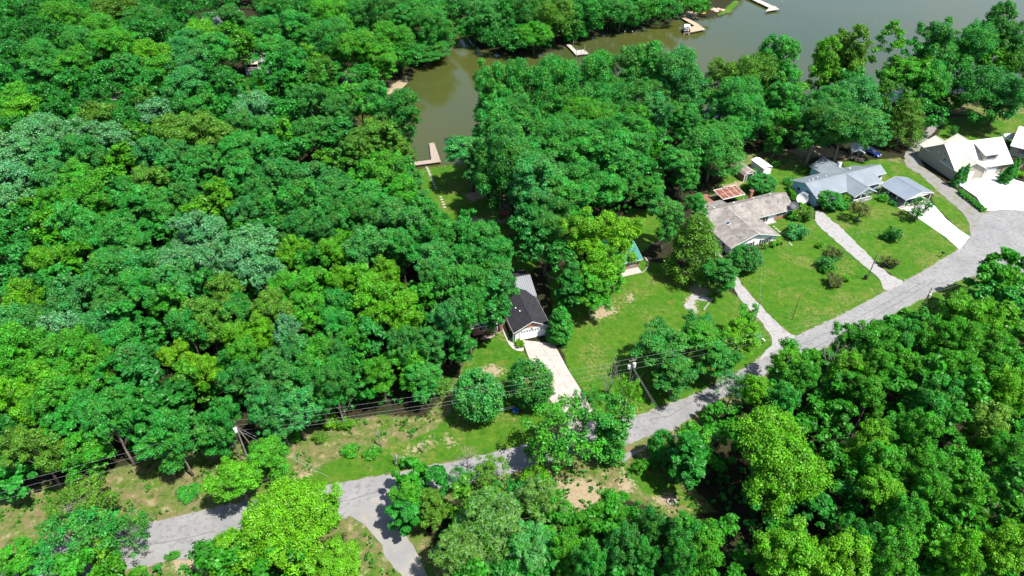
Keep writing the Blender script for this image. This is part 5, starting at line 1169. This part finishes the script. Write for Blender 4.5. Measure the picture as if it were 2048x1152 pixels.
# ------------------------------------------------------------------ vehicles, docks, poles and small things
def car(x, y, rz, mat, label, name='parked_car', suv=False):
    c = thing(name, label, 'car', (x, y, 0), rz)          # faces +x
    L, W = 4.6, 1.78; hh = .06 if suv else 0
    low = [(-2.28,.38),(-2.3,.75),(-2.2,.92+hh),(-1.5,.98+hh),(-.9,1.0),(.75,.97),(1.5,.90),(2.1,.78),(2.28,.6),(2.25,.32),(1.85,.26),(-1.9,.26)]
    def loft(prof, w, top=None):
        mb = MB(); n = len(prof); ys = [(-w/2, .93), (-w/2+.1, 1.0), (w/2-.1, 1.0), (w/2, .93)]; pts = []
        for yy, s in ys:
            for u, z in prof: pts.append((u*(.985 if s < 1 else 1), yy, .55+(z-.55)*s))
        fc = []
        for j in range(3):
            for i in range(n): fc.append((j*n+i, j*n+(i+1)%n, (j+1)*n+(i+1)%n, (j+1)*n+i))
        fc += [tuple(range(n)), tuple(range(4*n-1, 3*n-1, -1))]
        return mb.poly(pts, fc)
    body = loft(low, W).build('body', mat, c, True)
    cab = [(-1.75 if suv else -1.45,.96),(-1.45 if suv else -.85,1.46),(.15,1.47),(.85,.97)]
    mb = MB(); n = 4; pts = []
    for yy, zz in ((-.80,.0),(-.66,1.),(.66,1.),(.80,0.)):
        pass
    b = [(cab[0][0],-.82,.94),(cab[3][0],-.82,.94),(cab[3][0],.82,.94),(cab[0][0],.82,.94)]; t_ = [(cab[1][0],-.62,1.44),(cab[2][0],-.62,1.44),(cab[2][0],.62,1.44),(cab[1][0],.62,1.44)]
    mb.poly(b+t_, [(3,2,1,0),(4,5,6,7),(0,1,5,4),(1,2,6,5),(2,3,7,6),(3,0,4,7)]); mb.build('windows', M['glass'], c)
    mb = MB(); mb.poly([(cab[1][0]-.05,-.65,1.43),(cab[2][0]+.05,-.65,1.43),(cab[2][0]+.05,.65,1.43),(cab[1][0]-.05,.65,1.43),(cab[1][0]+.08,-.55,1.50),(cab[2][0]-.08,-.55,1.50),(cab[2][0]-.08,.55,1.50),(cab[1][0]+.08,.55,1.50)], [(3,2,1,0),(4,5,6,7),(0,1,5,4),(1,2,6,5),(2,3,7,6),(3,0,4,7)])
    for i in range(4):
        p, q = Vector(b[i]), Vector(t_[i]); mb.tube([p, q], .05, 4)
    for s in (-1, 1): mb.tube([(-.25,s*.83,.95),(-.3,s*.64,1.44)], .045, 4)
    mb.build('roof', mat, c)
    for x in (-1.38, 1.38):
        for s in (-1, 1):
            w = MB().prism([(x+.33*math.cos(k*.524), .33+.33*math.sin(k*.524)) for k in range(12)], s*.78-.1, s*.78+.1, 'y').build('wheel', M['tyre'], c)
            MB().prism([(x+.19*math.cos(k*.785), .33+.19*math.sin(k*.785)) for k in range(8)], s*.885-.015, s*.885+.015, 'y').build('rim', M['rim'], w)
    for s in (-1, 1):
        MB().box(2.12, 2.27, s*.62-.16, s*.62+.16, .6, .74).build('headlight', M['lamp_glass'], c)
        MB().box(-2.31, -2.22, s*.65-.13, s*.65+.13, .7, .86).build('tail_light', M['red'], c)
        MB().box(.55, .72, s*.95-.09, s*.95+.09, .98, 1.08).build('mirror', mat, c)
    MB().box(2.2, 2.31, -.75, .75, .34, .46).build('bumper', M['rim'], c)
    return c
car(98.2, 170.2, math.atan2(-2.3, 1.5), M['car_blue'], 'dark blue car parked in tree shade by the cabin')
car(97.5, 147.4, R_(23)-math.pi/2, M['car_grey'], 'dark grey car parked under the open carport', suv=True)
def atv():
    t = thing('quad_bike', 'dark quad bike parked at the back of the carport', 'quad bike', (94.7, 148.6, .09), R_(-50))
    MB().prism([(-.9,.55),(-.3,.45),(.4,.45),(.9,.6),(.85,.78),(.3,.8),(.1,.95),(-.1,.78),(-.85,.75)], -.35, .35, 'y').build('body', M['dark_grey'], t)
    MB().prism([(-.7,.76),(0,.76),(-.05,.9),(-.65,.88)], -.18, .18, 'y').build('seat', M['black'], t)
    MB().tube([(.25,-.38,1.12),(.3,0,1.0),(.25,.38,1.12)], .025, 5).build('handlebar', M['black'], t)
    for x in (-.62, .62):
        for s in (-1, 1): MB().prism([(x+.29*math.cos(k*.628), .29+.29*math.sin(k*.628)) for k in range(10)], s*.45-.12, s*.45+.12, 'y').build('wheel', M['tyre'], t)
atv()
# --- docks
def planks(pts, z=.25, th=.14, mat=None, name='decking', par=None, gap=True):
    mb = MB().prism([tuple(p) for p in pts], z-th, z, 'z'); return mb.build(name, mat or M['wood_grey'], par)
def dock(name, label, quads, piles, mat, z=.25, tall=()):
    t = thing(name, label, 'dock', (0, 0, WATER_Z))
    zz = z-WATER_Z
    for i, q in enumerate(quads):
        pts = gp(q); d = MB().prism(pts, zz-.16-.012*i, zz-.012*i, 'z').build('decking', mat, t)
        mb = MB()                                   # plank joints stand as thin battens
        a, b, c, e = [Vector((*p, zz-.012*i)) for p in pts[:4]]; n = max(3, int((b-a).length/.5)) if (b-a).length > (e-a).length else 0
        if len(pts) == 4:
            A, B, C_, D_ = (a, b, c, e) if (b-a).length > (e-a).length else (b, c, e, a)
            n = int((B-A).length/.45)
            for k in range(1, n):
                p, q2 = A.lerp(B, k/n), D_.lerp(C_, k/n); mb.tube([p+Vector((0,0,-.004)), q2+Vector((0,0,-.004))], .012, 4)
            if n > 1: mb.build('plank_joints', M['pole_wood'], d)
    for px, py in piles:
        x, y = G(px, py); MB().tube([(x,y,-2.2),(x,y,zz+.15)], .09, 6).build('pile', M['pole_wood'], t)
    for px, py, h in tall:
        x, y = G(px, py); MB().tube([(x,y,-2.2),(x,y,h)], .08, 6).build('mooring_post', M['wood_pale'], t)
    return t
dock('boat_dock', 'tan L-shaped wooden dock at the end of the stepping stone lawn', [[(862.4,321.2),(881.9,324.9),(868.5,287.1),(858.7,288.3)],[(828.2,332.5),(882.1,325.2),(878.6,319.2),(826.5,326.0)],[(825.5,327.0),(833.0,326.2),(829.0,306.0),(823.5,312.0)]], [(863,317),(880,322),(868,289),(859,290),(828,330),(845,327)], M['wood_pale'], .3)
dock('sunken_dock', 'rotten half-sunken platform at the cove bank', [[(786.7,188.2),(809.9,187.0),(814.7,197.9),(792,199.5)],[(776.9,201.6),(814.7,198.2),(814.0,195.9),(775.8,198.9)]], [(787,189),(810,188)], M['wood_rot'], -.36)
dock('swim_dock', 'grey dock with tall mooring posts below the far shore', [[(1132.1,90.5),(1139.5,88.5),(1153.5,103.0),(1146,104.5)],[(1151.7,111.3),(1177.3,108.8),(1168.8,100.3),(1144.5,102.5)]], [(1152,111),(1177,108.5)], M['wood_grey'], .25, ((1153,111,3.3),(1162,110,2.6),(1170,104,2.4),(1177,108,2.6),(1168,110,4.0),(1146,97,3.4)))
dock('long_dock', 'tan triangular dock where the pontoon boat is moored', [[(1362.3,37.5),(1369.3,35.2),(1398,50.5),(1390,53.8)],[(1371.6,68.0),(1410.9,60.4),(1396.5,50.2),(1380,56)]], [(1372,67),(1410,60),(1391,64),(1363,38)], M['wood_tan'], .35)
dock('long_dock', 'pale narrow dock reaching in from the top edge', [[(1455.0,-22.0),(1468.0,-22.0),(1547.4,14.1),(1539.2,17.8)],[(1529.9,24.6),(1559.1,19.9),(1548.5,13.2),(1537,17.5)]], [(1531,24),(1558,19.5),(1500,0),(1515,7)], M['wood_grey'], .35)
x, y = G(1559.5, 18); t = thing('lamp_post', 'thin post with white cap at the pale dock corner', 'post', (x, y, -.4)); MB().tube([(0,0,-1.5),(0,0,3.4)], .05, 6).build('post', M['pole_wood'], t); MB().lathe([(.05,0),(.16,.05),(.12,.22),(.03,.26)], (0,0,3.4), 8).build('lamp_head', M['white_trim'], t)
def pontoon():
    x, y = G(1374, 60, 0); p0 = Vector(G(1371,66)); p1 = Vector(G(1383,56)); ang = math.atan2(*(p1-p0).yx)
    t = thing('pontoon_boat', 'pontoon boat with dark hull and pale canopy tied to the tan dock', 'boat', (67.4, 270.6, WATER_Z), R_(82))
    for s in (-1, 1): MB().tube([(-3.0,s*.85,.18),(2.6,s*.85,.18),(3.1,s*.85,.3)], [.3,.3,.1], 8).build('pontoon', M['steel'], t)
    MB().box(-3.0, 2.8, -1.2, 1.2, .45, .58).build('deck', M['wood_grey'], t)
    mb = MB(); mb.box(-2.9, 2.7, -1.2, -1.12, .58, 1.2); mb.box(-2.9, 2.7, 1.12, 1.2, .58, 1.2); mb.box(-2.9, -2.82, -1.1, 1.1, .58, 1.2); mb.build('side_panel', M['black'], t)
    MB().prism([(-1.1,2.35),(-.6,2.55),(.6,2.55),(1.1,2.35),(1.1,2.41),(.6,2.61),(-.6,2.61),(-1.1,2.41)], -2.2, 1.0, 'x').build('canopy', M['canvas'], t)
    mb = MB()
    for xx in (-2.1, .9):
        for s in (-1, 1): mb.tube([(xx*.8,s*1.1,1.2),(xx,s*1.08,2.38)], .03, 4)
    mb.build('canopy_frame', M['steel'], t)
    for xx in (-2.0, .2, 1.9): MB().prism([(xx-.4,.58),(xx+.4,.58),(xx+.4,.95),(xx-.2,.98),(xx-.25,1.3),(xx-.4,1.3)], .3, 1.05, 'y').build('seat', M['white_trim'], t)
    MB().box(.1, .7, -.9, -.2, .58, 1.3).build('console', M['white_trim'], t)
    MB().box(-3.5, -3.0, -.22, .22, .2, 1.0).build('outboard_motor', M['black'], t)
pontoon()
for px, py, lb in ((1249.5,66,'white marker post in the water, left one'),(1264.5,66,'white marker post in the water, right one')):
    x, y = G(px, py); t = thing('marker_post', lb, 'marker', (x, y, WATER_Z)); MB().tube([(0,0,-1.5),(0,0,.9)], .07, 6).build('post', M['wood_pale'], t); MB().lathe([(.1,0),(.16,.1),(.1,.3)], (0,0,.9), 8).build('cap', M['white_trim'], t)
x, y = G(1406.5, 29); t = thing('garden_bench', 'yellowish bench on the far shore lawn', 'bench', (x, y, 0), R_(10))
MB().box(-.9, .9, -.2, .2, .42, .48).build('seat', M['yellow'], t); MB().box(-.9, .9, .2, .26, .5, .95).build('backrest', M['yellow'], t)
for xx in (-.8, .8): MB().box(xx-.04, xx+.04, -.18, .22, 0, .42).build('leg', M['yellow'], t)
# --- lake lawn stepping stones and chair
st = [(853.5,334.5),(855,337.5),(856.5,340.5),(857.7,343.5),(859,347),(860.4,350),(861.5,353.5),(862.8,357),(864.3,360.5),(866,364),(868.2,368.5),(870.3,373.5),(872.2,377.5),(881.5,394),(883.5,399),(885.5,404),(887.5,409),(889.5,414.5),(900,442),(902.5,447.5),(904.5,453)]
for px, py in st:
    x, y = G(px, py); tag(MB().box(-.34, .34, -.24, .24, -.02, .05).build('stepping_stone', M['stone'], None, False, (x, y, 0), R_(-8)), 'square pale stepping stone in the line across the lake lawn', 'stepping stone', 'stepping stones on the lake lawn')
x, y = G(1006, 430); t = thing('garden_chair', 'red garden chair by the tree trunk near the lake lawn', 'chair', (x, y, 0), R_(-30))
MB().prism([(-.4,.32),(.35,.42),(.35,.47),(-.4,.37)], -.36, .36, 'x').build('seat', M['red'], t)
MB().prism([(.28,.4),(.55,1.1),(.6,1.08),(.34,.4)], -.36, .36, 'x').build('backrest', M['red'], t)
for s in (-1, 1):
    MB().box(s*.44-.08, s*.44+.08, -.45, .45, .6, .64).build('armrest', M['red'], t)
    for yy in (-.38, .3): MB().box(s*.40-.03, s*.40+.03, yy-.04, yy+.04, 0, .6).build('leg', M['red'], t)
# --- poles and wires
def atop(px, py, h): return (*G(px, py, h), h)
def upole(name, label, top, h, r=.14, arms=(), cans=(), mat='pole_wood', group=None, rz=0., brace=None):
    x, y, _ = atop(*top, h); t = thing(name, label, 'utility pole', (x, y, 0), rz, group)
    MB().tube([(0,0,-.5),(0,0,h*.5),(0,0,h)], [r, r*.88, r*.72], 8).build('pole', M[mat], t)
    for z, w in arms:
        a = MB().box(-w/2, w/2, -.16, -.06, z-.06, z+.06).build('crossarm', M[mat], t)
        for k in (-.45, 0.12, .45): MB().lathe([(.035,0),(.06,.06),(.03,.16)], (k*w,-.11,z+.06), 6).build('insulator', M['white_trim'], a)
    for (cx, cz, hh, rr) in cans:
        cb = MB().lathe([(rr*.9,0),(rr,.05),(rr,hh-.05),(rr*.9,hh)], (cx,-.1,cz), 12).build('transformer', M['white_trim'], t)
        MB().tube([(cx,-.1,cz+hh),(cx,-.1,cz+hh+.25)], .05, 6).build('bushing', M['dark_trim'], cb)
    if brace: MB().tube([brace, (0,0,h*.93)], r*.85, 7).build('brace_pole', M['bark_brown'], t)
    return Vector((x, y, 0))
p1 = upole('utility_pole', 'grey utility pole with slanting brown brace and white transformer on the roadside bank', (467.7, 843.5), 10.5, .125, ((10.2, 1.6),), ((-.35, 8.6, .9, .26),), 'pole_grey', 'utility poles', R_(70), (1.3, -1.6, 0))
p2 = upole('utility_pole', 'wooden utility pole with two white transformers beside the lawn-edge trees', (1265.5, 716), 10.8, .12, ((10.3, 1.2),), ((-.5, 8.6, .75, .24), (.42, 8.75, .9, .27)), 'pole_wood', 'utility poles', R_(15))
p3 = upole('utility_pole', 'dark utility pole with one white transformer on the grass verge', (1864, 575), 9.6, .12, ((9.1, 1.0),), ((.3, 7.2, .8, .25),), 'pole_wood', 'utility poles', R_(25))
p4 = upole('utility_pole', 'plain service pole standing beside the second gravel driveway', (1754.8, 507.5), 6.8, .11, (), (), 'pole_wood', 'utility poles')
p5 = upole('utility_pole', 'thin dark pole standing in the middle lawn', (1601.2, 589), 6.45, .07, (), (), 'dark_trim', 'utility poles')
p6 = upole('utility_pole', 'slim service pole beside the first gravel driveway', (1520.8, 600.8), 7.3, .10, (), (), 'pole_wood', 'utility poles')
x, y = G(1732, 558); MB().box(-.22,.22,-.18,.18,0,1.1).build('meter_box', M['black'], None, False, (x-.35, y-.1, 0)); tag(COL.objects[-1], 'black meter box at the foot of the service pole', 'meter box')
p7 = Vector((p1.x-46, p1.y-17.5, 0)); t = thing('utility_pole', 'utility pole farther down the road beyond the left edge', 'utility pole', (p7.x, p7.y, 0), R_(70), 'utility poles'); MB().tube([(0,0,-.5),(0,0,10.5)], .15, 8).build('pole', M['pole_wood'], t)
p8 = Vector((p3.x+42, p3.y+20, 0)); t = thing('utility_pole', 'utility pole farther up the road beyond the right edge', 'utility pole', (p8.x, p8.y, 0), R_(25), 'utility poles'); MB().tube([(0,0,-.5),(0,0,9.6)], .14, 8).build('pole', M['pole_wood'], t)
def wire(a, b, sag, label, r=.0075):
    a, b = Vector(a), Vector(b); pts = []
    for k in range(21):
        f = k/20; q = a.lerp(b, f); q.z -= sag*4*f*(1-f); pts.append(q)
    tag(MB().tube(pts, r, 4).build('overhead_wire', M['wire']), label, 'wire', 'overhead wires')
def v(p, z, dx=0., dy=0.): return (p.x+dx, p.y+dy, z)
NM = ('top', 'second', 'third', 'lowest')
for i, (z, d) in enumerate(((10.7,0),(9.7,.2),(8.4,.0),(7.6,-.1))):
    wire(v(p1, z, d), v(p2, z, d), .9, NM[i] + ' wire spanning from the braced pole to the transformer pole')
for i, (z, d) in enumerate(((10.5,0),(9.3,.15),(7.9,0))):
    wire(v(p1, z, d), v(p7, z, d), .6, NM[i] + ' wire from the braced pole out past the left edge')
for i, (z, d) in enumerate(((10.6,0),(9.5,.2),(8.2,0))):
    wire(v(p2, z, d), v(p3, z-1.2, d), .9, NM[i] + ' wire from the transformer pole up the road')
for i, (z, d) in enumerate(((9.4,0),(8.,.2))): wire(v(p3, z, d), v(p8, z, d), .8, ('upper', 'lower')[i] + ' wire over the cul-de-sac verge')
wire(v(p3, 7.2), v(p4, 6.6), .3, 'service wire from the verge pole to the driveway pole')
wire(v(p4, 6.5), (73.5, 145.5, 4.0), .35, 'service wire from the driveway pole to the blue house')
wire(v(p6, 7.1), (57., 131., 4.0), .3, 'service wire from the slim pole to the grey house', .008)
q = Vector((*G(1322, 832), 0))
for i, d in enumerate((0, .35)): wire(v(p2, 9.0-.4*i, d), (q.x+d, q.y, .1), .05, ('left', 'right')[i] + ' guy wire running from the transformer pole to the road edge', .016)
for i in range(2): wire(v(p1, 9.5-.8*i), (*G(640+20*i, 940+16*i), .1), .05, ('upper', 'lower')[i] + ' guy wire of the braced pole', .012)
# --- mailboxes, sign, posts
def mailbox(px, py, rz, label, mat, post='pole_wood', flag=True):
    t = thing('mailbox', label, 'mailbox', (*G(px, py), 0), rz)
    MB().box(-.05, .05, -.05, .05, -.1, 1.05).build('post', M[post], t)
    prof = [(-.14,1.05),(.14,1.05),(.14,1.25)] + [(.14*math.cos(k*.524), 1.25+.14*math.sin(k*.524)) for k in range(1,6)] + [(-.14,1.25)]
    b = MB().prism(prof, -.34, .34, 'y').build('box', mat, t)
    MB().box(-.12, .12, -.36, -.342, 1.08, 1.3).build('door', mat, b)
    if flag: MB().box(.142, .165, -.1, -.04, 1.2, 1.42).build('flag', M['red'], t)
mailbox(1882, 514, R_(30), 'black mailbox on the lawn near the cul-de-sac', M['black'], 'dark_trim')
mailbox(1524, 689, R_(30), 'white-lidded mailbox at the foot of the first gravel driveway', M['white_trim'], 'dark_trim')
x, y = G(345.5, 1116); t = thing('marker_post', 'short black post on the road verge at lower left', 'post', (x, y, 0)); MB().lathe([(.1,-.1),(.1,.95),(.07,1.05)], (0,0,0), 8).build('post', M['black'], t); MB().lathe([(.12,0),(.12,.05)], (0,0,.7), 8).build('band', M['dark_grey'], t)
x, y = G(653, 1022); t = thing('stop_sign', 'stop sign seen edge-on from behind at the side road corner', 'road sign', (x, y, 0), R_(78))
MB().box(-.035, .035, -.035, .035, -.1, 2.3).build('post', M['white_trim'], t)
def octo(r): return [(r*math.cos(math.pi/8+k*math.pi/4), 2.3+r*math.sin(math.pi/8+k*math.pi/4)) for k in range(8)]
sg = MB().prism(octo(.38), -.06, -.042, 'y').build('sign_panel', M['red'], t)
txt = bpy.data.curves.new('lettering', 'FONT'); txt.body = 'STOP'; txt.size = .26; txt.align_x = 'CENTER'; txt.align_y = 'CENTER'; txt.extrude = .002
tmp = bpy.data.objects.new('tmp', txt); COL.objects.link(tmp); bpy.context.view_layer.update(); me = bpy.data.meshes.new_from_object(tmp.evaluated_get(bpy.context.evaluated_depsgraph_get())); bpy.data.objects.remove(tmp); me.materials.clear(); me.materials.append(M['white_trim'])
lo = bpy.data.objects.new('lettering', me); COL.objects.link(lo); lo.parent = sg; lo.location = (0, -.063, 2.3); lo.rotation_euler = (R_(90), 0, 0)
bk = MB().prism(octo(.37), -.041, -.036, 'y').build('sign_back', M['steel'], t)
# culvert rails between the rounded trees, blue tub
x, y = G(988, 826); t = thing('rail_fence', 'low pale rails between the two rounded lawn trees', 'fence', (x, y, 0), R_(14))
for z in (.35, .7): MB().tube([(-1.4,0,z),(3.6,0,z)], .06, 6).build('rail', M['white_trim'], t)
for xx in (-1.2, 1.1, 3.4): MB().box(xx-.06, xx+.06, -.06, .06, -.05, .85).build('post', M['wood_pale'], t)
x, y = G(1031, 824); t = thing('water_tub', 'blue tub under the right rounded lawn tree', 'tub', (x, y, 0)); MB().lathe([(.4,0),(.48,.5),(.52,.52),(.52,.58),(.45,.58),(.38,.1)], (0,0,0), 14).build('tub', M['blue'], t)
MB().tube([(.48,0,.52),(.6,0,.46),(.6,.12,.46),(.48,.12,.52)], .02, 4).build('handle', M['dark_grey'], t)
x0, y0 = G(1406, 622); x1, y1 = G(1424, 598); tag(MB().tube([(x0,y0,.12),(x1,y1,.12)], .17, 8).build('fallen_log', M['bark_pale']), 'pale straight log lying on the lawn by the cedar shade', 'log')
x, y = G(1343, 1004); t = thing('fire_ring', 'blackened stone fire ring in the sandy clearing', 'fire pit', (x, y, 0))
for k in range(9): a = k*.698; MB().lathe([(.17,-.05),(.2,.15),(.1,.3)], (.62*math.cos(a), .5*math.sin(a), 0), 6).build('stone', M['stone'], t)
MB().lathe([(.5,.02),(.4,.12),(.15,.2),(.03,.22)], (0,0,0), 10).build('ash_bed', M['black'], t)
for k in range(13):
    f = k/12; px, py = 962+(1001-962)*f, 678-4*math.sin(f*3.1)*(-1)+(664-678)*f; x, y = G(px, py)
    o = MB().lathe([(.14,-.02),(.18,.1),(.1,.2)], (x, y, 0), 6).build('edging_stone', M['stone']); tag(o, 'pale stone edging the dark flower bed by the walkway', 'stone', 'edging stones of the flower bed')
rr = random.Random(4)
for k in range(5):
    px, py = 970+rr.uniform(0, 26), 662+rr.uniform(0, 9)
    lone('shrub', px, py, 5, .5, 'MY'[k % 2], 'bedding_plant', 'small bright plant in the dark flower bed, ' + ORD[k] + ' planted', 'plant', 'plants in the flower bed')
# log stack near the green roofed house
x, y = G(1256, 402); t = thing('log_stack', 'stack of brown logs in the shade behind the yellow-green tree', 'log stack', (x, y, 0), R_(60))
for k, (yy, z) in enumerate(((-.3,.15),(.0,.15),(.3,.15),(-.15,.4),(.15,.4))): MB().tube([(-1.6,yy,z),(1.6,yy,z)], .15, 7).build('log', M['bark_brown'], t)
# ------------------------------------------------------------------ light
SUN = Vector((2.70, -1.83, 6.5)).normalized()
sd = bpy.data.lights.new('sun', 'SUN'); sd.energy = 4.8; sd.angle = math.radians(.5); sd.color = (1.0, .955, .89)
so = bpy.data.objects.new('sun', sd); COL.objects.link(so); so.rotation_euler = (-SUN).to_track_quat('-Z', 'Y').to_euler(); so.location = (0, 0, 200)
w = bpy.data.worlds.new('World'); SC.world = w; w.use_nodes = True; nt = w.node_tree
sky = nt.nodes.new('ShaderNodeTexSky'); sky.sky_type = 'NISHITA'; sky.sun_disc = False
sky.sun_elevation = math.asin(SUN.z); sky.sun_rotation = math.atan2(SUN.x, SUN.y)
nt.links.new(sky.outputs[0], nt.nodes['Background'].inputs['Color']); nt.nodes['Background'].inputs['Strength'].default_value = .105
SC.view_settings.view_transform = 'Standard'; SC.view_settings.look = 'None'; SC.view_settings.exposure = 1.35; SC.view_settings.gamma = 1.0
SC.cycles.max_bounces = 6; SC.cycles.diffuse_bounces = 2; SC.cycles.glossy_bounces = 2; SC.cycles.transmission_bounces = 2; SC.cycles.transparent_max_bounces = 4
